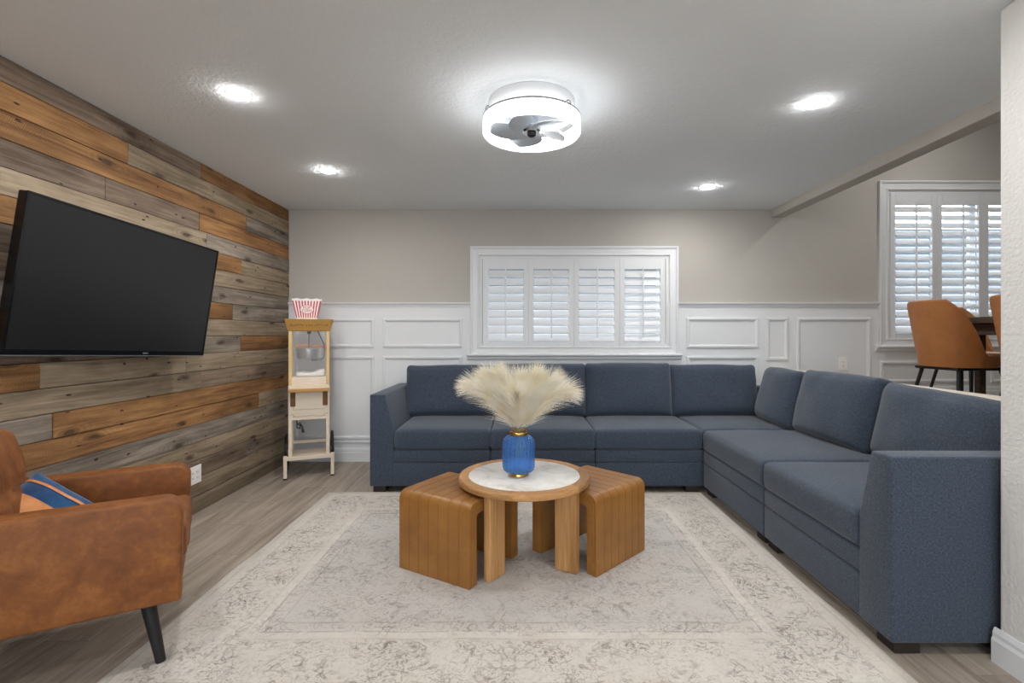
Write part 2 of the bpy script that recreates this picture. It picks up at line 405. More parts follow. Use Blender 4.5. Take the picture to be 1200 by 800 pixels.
def text_mesh(txt, size, mat, name, parent, loc, rot, extrude=0.0005, width=None):
    cu = bpy.data.curves.new(name, 'FONT'); cu.body = txt; cu.size = size; cu.extrude = extrude
    cu.align_x = 'CENTER'; cu.align_y = 'CENTER'; cu.resolution_u = 3
    o = bpy.data.objects.new(name+'_curve', cu); C.objects.link(o)
    bpy.context.view_layer.update()
    me = bpy.data.meshes.new_from_object(o.evaluated_get(bpy.context.evaluated_depsgraph_get()))
    bpy.data.objects.remove(o); bpy.data.curves.remove(cu)
    me.name = name; me.materials.clear(); me.materials.append(M[mat])
    t = bpy.data.objects.new(name, me); C.objects.link(t)
    t.parent = parent; t.location = loc; t.rotation_euler = rot
    if width:
        xs = [v.co.x for v in me.vertices]; k = width/(max(xs)-min(xs))
        for v in me.vertices: v.co.x *= k
    return t
def wx(px): return (px-CX)/120.5
def wz(py): return CAMZ+(CY-py)/120.5

# ------------------------------------------------------------------ room shell
BY = 4.855            # back wall face
LX = -2.25            # plank wall face
CEIL = 2.44
FY = -2.0             # wall behind the camera
RX = 5.9              # far side of the dining area
STUBX, STUBY = 1.787, 1.865
DF = 0.60             # dining floor height
DC = 3.45             # dining ceiling
BX0, BX1 = 2.44, 2.556

floor = struct(obj('floor', bbox(-2.4, BX0, FY, BY+0.15, -0.10, -0.006, 0), 'floor_gap'))
PW, PL = 0.178, 1.22
meshes = {}
def plank_mesh(w, l, t, bw=0.0015):
    key = (round(w, 3), round(l, 3), t)
    if key not in meshes:
        bm = bbox(-w/2, w/2, -l/2, l/2, -t, 0, bw, 1)
        me = bpy.data.meshes.new('floor_plank'); bm.to_mesh(me); bm.free(); me.materials.append(M['floor']); meshes[key] = me
    return meshes[key]
col = 0; x = LX-0.02
while x < BX0-0.02:
    w = min(PW, BX0-x); y = FY-(col*0.437) % PL
    while y < BY:
        y0, y1 = max(y, FY), min(y+PL, BY)
        if y1-y0 > 0.05:
            o = bpy.data.objects.new('floor_plank', plank_mesh(w-0.002, y1-y0-0.002, 0.006)); C.objects.link(o)
            o.parent = floor; o.location = (x+w/2, (y0+y1)/2, 0)
        y += PL
    x += PW; col += 1

# left plank wall
wl = struct(obj('wall_left', bbox(-2.42, -2.274, FY-0.1, BY+0.1, -0.1, CEIL+0.1, 0), 'leg_dark'))
T, G, BR, OR = 'p_taupe', 'p_grey', 'p_brown', 'p_orange'
S = lambda px: 1316.25/(610-px)
rows = [
 [(BR, S(236)), (OR, 9)], [(OR, S(150)), (T, 9)], [(OR, S(289)), (G, 9)], [(BR, S(124)), (BR, S(234)), (OR, 9)],
 [(T, S(242)), (G, 9)], [(OR, S(283)), (T, 9)], [(BR, 2.5), (T, 9)], [(BR, 2.6), (G, 9)], [(G, 2.45), (OR, S(273)), (G, 9)],
 [(OR, 2.4), (T, 9)], [(BR, 3.0), (G, S(282)), (OR, 9)], [(OR, S(47)), (T, S(218.5)), (T, 9)], [(T, S(235.8)), (BR, 9)],
 [(G, S(62)), (OR, 9)], [(OR, S(304)), (T, 9)], [(G, 9)], [(T, 9)], [(BR, S(289)), (G, S(300)), (BR, 9)], [(T, 9)]]
rz = 2.328
for i, row in enumerate(rows):
    z1 = CEIL if i == 0 else rz-0.1232*(i-1)
    z0 = rz if i == 0 else z1-0.1232
    y0 = FY
    segs = []
    while y0 < 0.6:
        y1 = y0+random.uniform(0.7, 1.5)
        if y1 > 0.9: break
        segs.append((y0, y1, random.choice([T, G, BR, OR, T]))); y0 = y1
    for m, y1 in row:
        segs.append((y0, min(y1, BY), m)); y0 = min(y1, BY)
    for a, b, m in segs:
        d = random.uniform(-0.003, 0.003)
        bm = bbox(-0.024, d, -(b-a)/2+0.0012, (b-a)/2-0.0012, -(z1-z0)/2+0.0016, (z1-z0)/2-0.0016, 0.0018, 1)
        obj('plank', bm, m, wl, (LX, (a+b)/2, (z0+z1)/2))
pts = [(LX-0.02, 0.0), (LX+0.016, 0.0), (LX+0.016, 0.085), (LX+0.010, 0.105), (LX-0.02, 0.108)]
struct(obj('baseboard_left', prism(pts, 'y', FY, BY-0.02), 'p_base'))

# ceilings, beam, other walls
struct(obj('ceiling', bbox(-2.42, BX0, FY-0.1, BY+0.15, CEIL, CEIL+0.12, 0), 'ceiling'))
struct(obj('ceiling_beam', bbox(BX0-0.004, BX1, FY-0.1, BY, 2.365, DC, 0.006, 2), 'wall'))
struct(obj('ceiling_dining', bbox(BX1, RX+0.1, FY-0.1, BY+0.15, DC, DC+0.1, 0), 'ceiling'))
struct(obj('floor_dining', bbox(BX1, RX+0.1, FY-0.1, BY+0.15, DF-0.1, DF, 0), 'floor'))
wlow = struct(obj('wall_low', bbox(BX0, BX1, STUBY, BY, 0, 0.875, 0), 'white'))
obj('cap', bbox(BX0-0.012, BX1+0.012, STUBY, BY, 0.875, 0.90, 0.006, 2), 'cap', wlow)
struct(obj('wall_right', bbox(STUBX, BX1, FY-0.1, STUBY, 0, CEIL, 0.012, 3), 'white_wall'))
pts = [(STUBX, 0), (STUBX-0.016, 0), (STUBX-0.016, 0.085), (STUBX-0.011, 0.098), (STUBX-0.011, 0.112), (STUBX-0.004, 0.13), (STUBX, 0.13)]
struct(obj('baseboard_right', prism(pts, 'y', FY, STUBY+0.014), 'white'))
W3 = (-1.7, 1.4, 0.06, 2.16)
bm = B()
for q in ((-2.42, W3[0], 0, DC), (W3[1], RX+0.1, 0, DC), (W3[0], W3[1], 0, W3[2]), (W3[0], W3[1], W3[3], DC)): box(bm, q[0], q[1], FY-0.12, FY, q[2], q[3])
bmesh.ops.remove_doubles(bm, verts=bm.verts[:], dist=1e-5)
struct(obj('wall_front', bm, 'wall'))
# unseen glazed doors, added behind the camera for fill daylight
w3 = bpy.data.objects.new('added_fill_window', None); C.objects.link(w3); struct(w3)
for k in range(3):
    xa = W3[0]+k*(W3[1]-W3[0])/3; xb = xa+(W3[1]-W3[0])/3
    bm = B()
    for q in ((xa, xa+0.05, W3[2], W3[3]), (xb-0.05, xb, W3[2], W3[3]), (xa+0.05, xb-0.05, W3[2], W3[2]+0.08), (xa+0.05, xb-0.05, W3[3]-0.06, W3[3])): box(bm, q[0], q[1], FY-0.08, FY-0.03, q[2], q[3])
    sa = obj('added_door_sash', bm, 'white', w3)
    obj('pane', bbox(xa+0.04, xb-0.04, FY-0.058, FY-0.052, W3[2]+0.07, W3[3]-0.05, 0), 'pane', sa)
pl = bpy.data.lights.new('added_window_portal', 'AREA'); pl.shape = 'RECTANGLE'; pl.size = W3[1]-W3[0]; pl.size_y = W3[3]-W3[2]; pl.cycles.is_portal = True
po = bpy.data.objects.new('added_window_portal', pl); C.objects.link(po); po.location = ((W3[0]+W3[1])/2, FY-0.13, (W3[2]+W3[3])/2); po.rotation_euler = (PI/2, 0, 0)
struct(obj('ground_outside', bbox(-8, 10, FY-8, FY-0.13, -0.15, -0.05, 0), 'slate'))
struct(obj('wall_dining', bbox(RX, RX+0.1, FY-0.1, BY+0.15, DF-0.1, DC, 0), 'wall'))

# back wall with two window openings
W1 = (wx(566), wx(779), wz(414), wz(303))      # shutter opening x0 x1 z0 z1
W2 = (wx(1042), wx(1042)+4*0.452, wz(404.5), wz(226))
RAIL = wz(356)
bm = B()
yb = BY+0.16
def wall_cells(bm, xs, zs, y0, y1, holes):
    for a, b in zip(xs, xs[1:]):
        for c, d in zip(zs, zs[1:]):
            mx, mz = (a+b)/2, (c+d)/2
            if any(h[0] < mx < h[1] and h[2] < mz < h[3] for h in holes): continue
            box(bm, a, b, y0, y1, c, d)
holes = [W1, W2]
wall_cells(bm, [-2.42, W1[0], W1[1], W2[0], W2[1], RX+0.1], sorted([0, W1[2], W1[3], W2[2], W2[3], DC]), BY, yb, holes)
bmesh.ops.remove_doubles(bm, verts=bm.verts[:], dist=1e-5)
wb = struct(obj('wall_back', bm, 'wall'))
# white wainscot boards below the chair rail
bm = B()
wall_cells(bm, [-2.25, W1[0]-0.02, W1[1]+0.02, W2[0]-0.02, W2[1]+0.02, RX], sorted([0.0, W1[2]-0.02, RAIL, W2[2]-0.02]), BY-0.010, BY, [(W1[0]-0.02, W1[1]+0.02, W1[2]-0.02, 9), (W2[0]-0.02, W2[1]+0.02, W2[2]-0.02, 9)])
obj('wainscot', bm, 'white', wb)
YW = BY-0.010
def rail_profile(z, s=1.0):
    return [(YW+0.01, z-0.028*s), (YW-0.010*s, z-0.028*s), (YW-0.012*s, z-0.014*s), (YW-0.022*s, z-0.004*s), (YW-0.028*s, z+0.002*s), (YW-0.028*s, z+0.012*s), (YW+0.01, z+0.012*s)]
C1 = (wx(551.3), wx(794.2)); C2 = (wx(1028.5), W2[1]+0.115)
for a, b in ((LX+0.004, C1[0]+0.004), (C1[1]-0.004, C2[0]+0.004), (C2[1], RX)):
    obj('chair_rail', prism(rail_profile(RAIL), 'x', a, b), 'white', wb)
mp = [(0, -0.001), (0, 0.010), (0.006, 0.014), (0.012, 0.012), (0.016, 0.016), (0.024, 0.013), (0.030, 0.006), (0.036, 0.005), (0.036, -0.001)]
panels = [(346, 439, 373, 407), (346, 439, 417, 514), (449, 542, 373, 407), (449, 542, 417, 514), (553, 669, 435, 514), (677, 793, 435, 514),
          (804, 888, 372, 407.5), (804, 888, 417, 514), (897, 922.5, 372, 422), (932.6, 1019, 372, 446.5), (1030.5, 1149, 423, 448), (1159, 1277, 423, 448)]
for a, b, c, d in panels:
    obj('panel_moulding', frame(wx(a), wx(b), wz(d), wz(c), mp, YW), 'white', wb)
bp = lambda z: [(YW+0.01, z), (YW-0.016, z), (YW-0.016, z+0.085), (YW-0.012, z+0.092), (YW-0.012, z+0.112), (YW-0.006, z+0.130), (YW+0.01, z+0.132)]
struct(obj('baseboard_back', prism(bp(0), 'x', LX+0.01, BX0), 'white'))
obj('base_rail', prism([(YW+0.01, 0.175), (YW-0.008, 0.175), (YW-0.014, 0.19), (YW-0.008, 0.20), (YW+0.01, 0.203)], 'x', LX+0.01, BX0), 'white', wb)
struct(obj('baseboard_dining', prism(bp(DF), 'x', BX1, RX), 'white'))

# windows with plantation shutters
casing = [(0, -0.010), (0, 0.030), (0.010, 0.034), (0.020, 0.030), (0.026, 0.022), (0.070, 0.018), (0.076, 0.026), (0.086, 0.024), (0.090, 0.006), (0.115, 0.004), (0.115, -0.05), (0.09, -0.05), (0.02, -0.010)]
def louver_mesh(length):
    bm = B(); n = 12
    prof = [(0.0445*math.cos(2*PI*i/n), 0.0052*math.sin(2*PI*i/n)) for i in range(n)]
    return prism(prof, 'x', -length/2, length/2, bm)
def window(name, op, cas, npan, lz, tilt, lab):
    x0, x1, z0, z1 = op
    win = struct(obj(name, frame(cas[0], cas[1], z0-0.02, cas[2], casing, BY), 'white'))
    zs = z0-0.026
    obj('window_sill', prism([(BY+0.02, zs+0.022), (BY-0.052, zs+0.022), (BY-0.056, zs+0.014), (BY-0.052, zs+0.004), (BY-0.036, zs-0.006), (BY-0.032, zs-0.022), (BY-0.022, zs-0.034), (BY, zs-0.036)], 'x', cas[0]-0.03, cas[1]+0.03), 'white', win)
    pw = (x1-x0)/npan
    lzb, lzt = lz; nl = round((lzt-lzb)/0.0775); dz = (lzt-lzb)/nl
    lm = None; yc = BY-0.004
    for p in range(npan):
        a, b = x0+p*pw+0.0006, x0+(p+1)*pw-0.0006
        sw = 0.047
        bm = B()
        for q in ((a, a+sw, z0+0.002, z1-0.002), (b-sw, b, z0+0.002, z1-0.002)): box(bm, q[0], q[1], yc-0.014, yc+0.014, q[2], q[3])
        box(bm, a+sw, b-sw, yc-0.014, yc+0.014, z0+0.002, lzb-0.004); box(bm, a+sw, b-sw, yc-0.014, yc+0.014, lzt+0.004, z1-0.002)
        bmesh.ops.recalc_face_normals(bm, faces=bm.faces[:]); bev(bm, 0.002, 1)
        pan = obj('shutter_panel', bm, 'white', win)
        ll = (b-sw)-(a+sw)-0.004
        for k in range(nl):
            z = lzb+dz*(k+0.5)
            tl = tilt + (random.uniform(-0.03, 0.03))
            if lm is None:
                lv = obj('louver', louver_mesh(ll), 'white', pan, ((a+b)/2, yc+0.004, z), (tl, 0, 0), smooth=50); lm = lv
            else: clone(lm, pan, ((a+b)/2, yc+0.004, z), (tl, 0, 0))
        obj('tilt_rod', bbox((a+b)/2-0.006, (a+b)/2+0.006, yc-0.052, yc-0.040, lzb+0.035, lzt+0.02, 0.003, 1), 'white', pan)
    # outer sash and glass
    sx = (x0+x1)/2
    obj('window_sash', frame(x0, x1, z0, z1, [(0, 0), (0.05, 0), (0.05, -0.04), (0, -0.04)], BY+0.10), 'sash', win)
    obj('sash_mullion', bbox(sx-0.03, sx+0.03, BY+0.10, BY+0.14, z0, z1, 0.004, 1), 'sash', win)
    obj('pane', bbox(x0+0.02, x1-0.02, BY+0.118, BY+0.122, z0+0.02, z1-0.02, 0), 'pane', win)
    return win
window('window_1', W1, (C1[0], C1[1], wz(289)), 4, (wz(400), wz(316)), math.radians(57), '')
window('window_2', W2, (C2[0], C2[1], wz(212.5)), 4, (wz(390.5), wz(241)), math.radians(48), '')

# neighbouring house wall outside the windows, sky above it
struct(obj('wall_outside', bbox(-4.0, 10.0, 7.2, 7.4, -0.5, 2.75, 0), 'slate'))

# outlets
def outlet(loc, rz, label, gang, group=None):
    t = thing('wall_outlet', label, 'outlet', loc, (0, 0, rz), group)
    w = 0.041 if gang == 1 else 0.072
    obj('cover_plate', bbox(-w, w, -0.006, 0, -0.062, 0.062, 0.003, 2), 'paper', t)
    for gx in ([0] if gang == 1 else [-0.024, 0.024]):
        s = obj('socket', bbox(gx-0.017, gx+0.017, -0.009, -0.004, -0.035, 0.035, 0.003, 2), 'paper', t)
        for sz in (-0.018, 0.018):
            for sx in (-0.006, 0.006):
                obj('slot', bbox(gx+sx-0.0014, gx+sx+0.0014, -0.0096, -0.0088, sz-0.005, sz+0.005, 0), 'outlet_slot', s)
    return t
outlet((3.128, YW, 0.945), 0, 'small white outlet in the wainscot panel behind the sofa', 1)
outlet((LX+0.006, 3.43, 0.262), -PI/2+PI, 'wide white double outlet low on the wood plank wall', 2)

# ------------------------------------------------------------------ sectional sofa
SO = (1.9, 4.35, 0)
sofa = thing('sectional_sofa', 'navy blue L-shaped sectional sofa with loose back cushions along the white wainscot', 'sofa', SO)
def sp(name, bm, mat, smooth=40, c=None, rot=(0, 0, 0)):
    c = c or (0, 0, 0)
    return obj(name, bm, mat, sofa, (c[0]-SO[0], c[1]-SO[1], c[2]-SO[2]), rot, smooth)
FYS, BYS = 3.88, 4.825; FXS, BXS = 1.419, 2.42
def base_unit(x0, x1, y0, y1):
    g = 0.003
    cx, cy = (x0+x1)/2, (y0+y1)/2
    hx, hy = (x1-x0)/2-g, (y1-y0)/2-g
    u = sp('module_base', bbox(-hx, hx, -hy, hy, 0.048, 0.233, 0.010, 3), 'navy', 40, (cx, cy, 0))
    obj('front_rail', bbox(-hx, hx, -hy, hy, 0.235, 0.328, 0.010, 3), 'navy', u, smooth=40)
def foot(x, y): sp('foot', bbox(-0.05, 0.05, -0.05, 0.05, 0.0, 0.052, 0.004, 1), 'leg_dark', None, (x, y, 0))
XB = [-0.988, -0.234, 0.582, FXS]
base_unit(-1.168, XB[1], FYS, BYS)
for a, b in zip(XB[1:], XB[2:]): base_unit(a, b, FYS, BYS)
base_unit(FXS, BXS, FYS, BYS)
YR = [2.09, 2.92, FYS]
base_unit(FXS, BXS, 2.92, FYS); base_unit(FXS, BXS, 1.905, 2.92)
for x in (-1.10, -0.30, 0.64, 1.34): foot(x, 3.945); foot(x, 4.75)
for y in (1.97, 2.85, 2.99, 3.80): foot(FXS+0.07, y); foot(BXS-0.08, y)
foot(BXS-0.08, 4.75)
def wr(p, amp, sc, seed): return amp*(mnoise.noise(Vector((p.x*sc+seed, p.y*sc-seed, p.z*sc+2*seed))))
def seat(x0, x1, y0, y1, seed):
    hx, hy = (x1-x0)/2-0.004, (y1-y0)/2-0.004
    def fn(p, u):
        b = (1-u.x**4)*(1-u.y**4)
        if u.z > 0: p.z += 0.018*b
        e = 0.006*(1-u.z**2)
        p.x += math.copysign(e, u.x)*(abs(u.x) > 0.97); p.y += math.copysign(e, u.y)*(abs(u.y) > 0.97)
        p.z += wr(p, 0.004, 4, seed)*(u.z > 0); return p
    sp('seat_cushion', rbox(hx, hy, 0.079, 0.028, (12, 12, 3), 3, fn), 'navy', 60, ((x0+x1)/2, (y0+y1)/2, 0.409))
SB = 4.60
seat(-0.985, XB[1], FYS-0.006, SB, 1); seat(XB[1], XB[2], FYS-0.006, SB, 2); seat(XB[2], XB[3], FYS-0.006, SB, 3)
seat(FXS+0.004, 2.20, FYS, SB, 4)
seat(FXS-0.006, 2.20, YR[1], FYS-0.002, 5); seat(FXS-0.006, 2.20, YR[0]+0.002, YR[1], 6)
# back frame
sp('back_frame', bbox(-1.0, BXS-0.16, -0.075, 0.075, 0.33, 0.74, 0.02, 3), 'navy', 40, (0, 4.745, 0))
sp('back_frame', bbox(-0.08, 0.08, 1.98, BYS, 0.33, 0.74, 0.02, 3), 'navy', 40, (BXS-0.082, 0, 0))
# arms, thicker towards the seat
def arm_prof(t0, t1, z): return [(0, 0.05), (t1, 0.05), (t1, 0.485), (t0, z), (0, z)]
sp('arm', bev(prism(arm_prof(0.117, 0.184, 0.762), 'y', FYS-0.004, BYS), 0.010, 3, 8), 'navy', 30, (-1.172, 0, 0))
pr = [(y, z) for y, z in arm_prof(0.115, 0.187, 0.762)]
sp('arm', bev(prism(pr, 'x', FXS-0.004, BXS), 0.010, 3, 8), 'navy', 30, (0, 1.902, 0))
def back_cushion(w, h, t, seed, c, rz, lean, sag=0.0, roll=0.0):
    """w along local x, thickness along y (front -y), h along z, origin at bottom centre"""
    def fn(p, u):
        k = max(0.0, (1-u.x**6))*max(0.0, (1-u.z**6))
        k = k**0.5
        f = 0.42+0.58*k
        p.y *= f
        if u.y < 0: p.y -= 0.035*k*(1-0.4*u.z)*(1-u.x**2)
        # pulled corners
        cr = (abs(u.x)**8)*(abs(u.z)**8)
        p.x += math.copysign(0.012, u.x)*cr; p.z += math.copysign(0.014, u.z)*cr
        p.z += 0.012*(1-u.x**2)*(u.z > 0.9) - sag*(u.z > 0.8)*(1-u.x**2)
        p.y += wr(p, 0.012, 5, seed)*k+wr(p, 0.008, 13, seed*2)*(1-k)*1.2
        p.z += wr(Vector((p.x, 0, seed)), 0.006, 4, seed)*(u.z > 0.5)
        return p
    bm = rbox(w/2, t/2, h/2, 0.045, (20, 4, 14), 4, fn)
    bmesh.ops.translate(bm, verts=bm.verts, vec=(0, 0, h/2))
    cu = sp('back_cushion', bm, 'navy', 80, c, (lean, roll, rz))
    # welt seam round the front edge
    path = []
    for i in range(64):
        a = 2*PI*i/64; ca, sa = math.cos(a), math.sin(a)
        q = (abs(ca)**9+abs(sa)**9)**(-1/9)
        path.append((ca*q*(w/2-0.006), -t*0.42*0.5+0.004, h/2+sa*q*(h/2-0.006)))
    obj('welt', tube(path, 0.0032, 6, closed=True), 'navy', cu, smooth=60)
    return cu
Z0 = 0.487
back_cushion(0.875, 0.455, 0.20, 1.3, (-0.605, 4.545, Z0), math.radians(1.5), -0.20)
back_cushion(0.775, 0.470, 0.20, 2.1, (0.21, 4.55, Z0), 0, -0.20)
back_cushion(0.785, 0.475, 0.20, 3.7, (0.985, 4.545, Z0), 0, -0.20)
back_cushion(0.80, 0.460, 0.20, 4.9, (1.765, 4.56, Z0), 0, -0.20)
back_cushion(0.60, 0.455, 0.19, 5.2, (2.125, 4.15, Z0), math.radians(-94), -0.22)
back_cushion(0.80, 0.470, 0.20, 6.6, (2.15, 3.46, Z0), -PI/2, -0.22)
back_cushion(0.93, 0.434, 0.20, 7.4, (2.165, 2.575, Z0), math.radians(-91), -0.20, roll=0.035)

# ------------------------------------------------------------------ rug
RC = (-0.045, 2.755); RHX, RHY = 1.44, 1.11
def rugfn(p, u):
    p.x += 0.008*mnoise.noise(Vector((0, p.y*2.2, 3)))*abs(u.x)**6*2; p.y += 0.006*mnoise.noise(Vector((p.x*2.2, 0, 5)))*abs(u.y)**6*2
    if u.z > 0: p.z += 0.0015*mnoise.noise(Vector((p.x*3, p.y*3, 0)))
    return p
tag(obj('area_rug', rbox(RHX, RHY, 0.005, 0.004, (60, 48, 1), 2, rugfn), 'rug', None, (RC[0], RC[1], 0.0055), smooth=40), 'large faded cream and grey oriental area rug on the plank floor', 'rug')
RZ = 0.0115

# ------------------------------------------------------------------ nesting coffee table
TC = (0.02, 2.72)
table = thing('coffee_table', 'round wooden coffee table with inset white marble top', 'coffee table', (TC[0], TC[1], RZ))
TZ = 0.470-RZ; TR = 0.355
nseg = 6
for k in range(nseg):
    a0, a1 = 2*PI*k/nseg+0.35, 2*PI*(k+1)/nseg+0.35
    mid = (a0+a1)/2
    bm = B(); prof = [(TR-0.052, TZ-0.036), (TR-0.006, TZ-0.036), (TR-0.001, TZ-0.032), (TR, TZ-0.026), (TR, TZ-0.010), (TR-0.002, TZ-0.004), (TR-0.006, TZ), (TR-0.052, TZ)]
    rings = []; ns = 10
    for i in range(ns+1):
        a = a0+(a1-a0)*i/ns-mid+PI/2+ (0.001 if i == 0 else (-0.001 if i == ns else 0))
        rings.append([bm.verts.new((r*math.cos(a), r*math.sin(a), z)) for r, z in prof])
    for p, q in zip(rings, rings[1:]):
        for i in range(len(prof)): bm.faces.new((p[i], p[(i+1) % len(prof)], q[(i+1) % len(prof)], q[i]))
    bm.faces.new(rings[0]); bm.faces.new(rings[-1][::-1])
    obj('rim_segment', bm, 'rim_wood', table, rot=(0, 0, mid-PI/2), smooth=40)
obj('marble_top', lathe([(0, TZ-0.03), (TR-0.0535, TZ-0.03), (TR-0.0535, TZ-0.002), (TR-0.055, TZ-0.0008), (0, TZ-0.0008)], 64), 'marble', table, smooth=40)
obj('underside', lathe([(0, TZ-0.036), (TR-0.05, TZ-0.036), (TR-0.05, TZ-0.031), (0, TZ-0.031)], 48), 'table_wood', table, smooth=40)
for ang in (235, 327, 55, 147):
    a = math.radians(ang)
    obj('leg', bbox(-0.062, 0.062, -0.021, 0.021, 0, TZ-0.036, 0.006, 2), 'table_wood', table, (0.262*math.cos(a), 0.262*math.sin(a), 0), (0, 0, a))

def make_stool(name, label, loc, rotz):
    """waterfall stool: panels at local x = +-, band width along local y"""
    t = thing(name, label, 'stool', loc, (0, 0, rotz), 'tan leather nesting stools')
    hw, H, th, hb = 0.222, 0.405, 0.062, 0.225
    def arch(off, rr):
        x = hw-off; z = H-off; pts = [(-x, 0)]
        for i in range(7): a = PI-PI/2*i/6; pts.append((-x+rr+rr*math.cos(a), z-rr+rr*math.sin(a)))
        for i in range(7): a = PI/2-PI/2*i/6; pts.append((x-rr+rr*math.cos(a), z-rr+rr*math.sin(a)))
        pts.append((x, 0)); return pts
    bm = B(); nch = 7; cols = []
    for c in range(nch):
        for i in range(6):
            s = i/6; y = -hb+(c+s)*2*hb/nch
            cols.append((y, -0.0020*(1-min(1, math.sin(PI*s)*2.2))))
    cols.append((hb, -0.0020)); cols[0] = (-hb, -0.0020)
    rows = []
    for y, g in cols:
        o = arch(-g, 0.045+g); i = arch(th, 0.022)
        rows.append([bm.verts.new((x, y, z)) for x, z in o]+[bm.verts.new((x, y, z)) for x, z in reversed(i)])
    n = len(rows[0])
    for p, q in zip(rows, rows[1:]):
        for i in range(n): bm.faces.new((p[i], p[(i+1) % n], q[(i+1) % n], q[i]))
    h = n//2
    for r in (rows[0], rows[-1]):
        for i in range(h-1): bm.faces.new((r[i], r[i+1], r[n-2-i], r[n-1-i]))
    obj('upholstered_body', bm, 'leather_stool', t, smooth=35)
    for c in range(1, nch):
        y = -hb+c*2*hb/nch
        obj('seam', tube([(x, y, z) for x, z in arch(0.0018, 0.0432)], 0.0014, 5), 'leather_seam', t, smooth=60)
    for s in (-1, 1):
        for off, rr, nm in ((0.004, 0.042, 0.004), (0.022, 0.036, 0.0022), (0.042, 0.03, 0.0022)):
            obj('piping', tube([(x, s*(hb+0.0005), z) for x, z in arch(off, rr)], nm, 6), 'leather_stool', t, smooth=60)
    return t
make_stool('nesting_stool', 'tan leather waterfall stool pushed under the table on the television side', (-0.325, 2.685, RZ), math.atan2(0.859, 0.513))
make_stool('nesting_stool', 'tan leather waterfall stool pushed under the table on the side of the sofa chaise end', (0.385, 2.82, RZ), math.radians(135))
labs = ['tan leather channel-stitched stool tucked under the table, nearest the wood plank wall', 'tan leather channel-stitched stool tucked under the table, nearest the right sofa arm']
for o, l in zip([o for o in C.objects if o.name.startswith('nesting_stool')], labs): o['label'] = l

# ------------------------------------------------------------------ vase and pampas
VX, VY, VZ = -0.010, 2.70, 0.4705
vase = thing('vase', 'cobalt blue ribbed glass vase with gold foot and rim on the marble', 'vase', (VX, VY, VZ))
rib = lambda r, z, a: r*(1+0.045*abs(math.cos(11*a)) if 0.02 < z < 0.205 else 1)
prof = [(0.0, 0.014), (0.05, 0.014), (0.068, 0.019), (0.079, 0.030), (0.084, 0.046), (0.085, 0.10), (0.085, 0.165), (0.081, 0.190), (0.070, 0.207), (0.055, 0.216), (0.046, 0.220), (0.046, 0.226),
        (0.043, 0.226), (0.043, 0.217), (0.055, 0.211), (0.067, 0.201), (0.076, 0.186), (0.080, 0.165), (0.080, 0.10), (0.079, 0.048), (0.073, 0.033), (0.06, 0.024), (0.0, 0.022)]
obj('glass_body', lathe(prof, 176, fn=rib), 'glass_blue', vase, smooth=60)
obj('foot', lathe([(0, 0), (0.050, 0), (0.052, 0.003), (0.050, 0.013), (0.046, 0.0155), (0, 0.0155)], 40), 'gold', vase, smooth=40)
obj('neck_ring', lathe([(0.047, 0.216), (0.0495, 0.219), (0.0495, 0.233), (0.047, 0.236), (0.0445, 0.233), (0.0445, 0.219)], 40, closed=True), 'gold', vase, smooth=40)
def plume(tip, bow, label, seed, nf=1700, fluff=1.25):
    rd = random.Random(seed)
    t = thing('pampas_plume', label, 'pampas plume', (VX, VY, VZ), group='cream pampas plumes in the vase')
    p0 = Vector((tip[0]*0.06, tip[1]*0.06, 0.10)); p1 = Vector((tip[0]*0.10, tip[1]*0.10, 0.245))
    tp = Vector(tip)
    p2 = p1+(tp-p1)*0.5+Vector((0, 0, bow))
    def at(s):  # s in 0..1 from p1 to tip
        return p1*(1-s)**2+p2*2*s*(1-s)+tp*s*s
    def tan(s): return ((p2-p1)*(1-s)+(tp-p2)*s).normalized()
    path = [p0]+[at(i/10) for i in range(11)]
    obj('stem', tube([p0, (p0+p1)/2]+[at(i/10) for i in range(10)], [0.0022]*8+[0.0015]*4, 5), 'stem', t, smooth=60)
    bm = B()
    for k in range(nf):
        s = rd.random()**0.85
        q = at(0.02+0.96*s); d = tan(s)
        az = rd.uniform(0, 2*PI); o1 = d.orthogonal().normalized(); o2 = d.cross(o1)
        side = o1*math.cos(az)+o2*math.sin(az)
        L = (0.055+0.075*math.sin(PI*min(1, s*0.75+0.2)))*rd.uniform(0.6, 1.15)*fluff
        a = rd.uniform(0.15, 0.85)
        v = (d*math.cos(a)+side*math.sin(a)).normalized()
        wv = v.cross(Vector((rd.uniform(-1, 1), rd.uniform(-1, 1), rd.uniform(-1, 1)))).normalized()*0.0012
        pts = [q]; vv = v.copy(); nseg = 4
        for i in range(nseg):
            vv = (vv+d*0.10+Vector((rd.uniform(-.12, .12), rd.uniform(-.12, .12), -0.10))).normalized()
            pts.append(pts[-1]+vv*L/nseg)
        prev = None
        for i, pp in enumerate(pts):
            wd = wv*(1-0.8*i/nseg)
            cur = (bm.verts.new(pp-wd), bm.verts.new(pp+wd))
            if prev: bm.faces.new((prev[0], prev[1], cur[1], cur[0]))
            prev = cur
    h = obj('feather_head', bm, 'pampas', t); h['kind'] = 'stuff'
plume((-0.265, -0.02, 0.485), 0.115, 'drooping pampas plume at the far left of the bunch', 11)
plume((-0.175, 0.05, 0.53), 0.06, 'pampas plume leaning left in the bunch', 12)
plume((-0.095, -0.02, 0.545), 0.03, 'tallest upright pampas plume, left of the bunch centre', 13)
plume((0.01, 0.07, 0.515), 0.02, 'pampas plume standing at the back of the bunch centre', 14)
plume((-0.01, -0.10, 0.45), 0.05, 'pampas plume nearest the camera at the front of the bunch', 15)
plume((0.095, 0.01, 0.535), 0.03, 'upright pampas plume, right of the bunch centre', 16)
plume((0.195, 0.04, 0.505), 0.07, 'pampas plume leaning right in the bunch', 17)
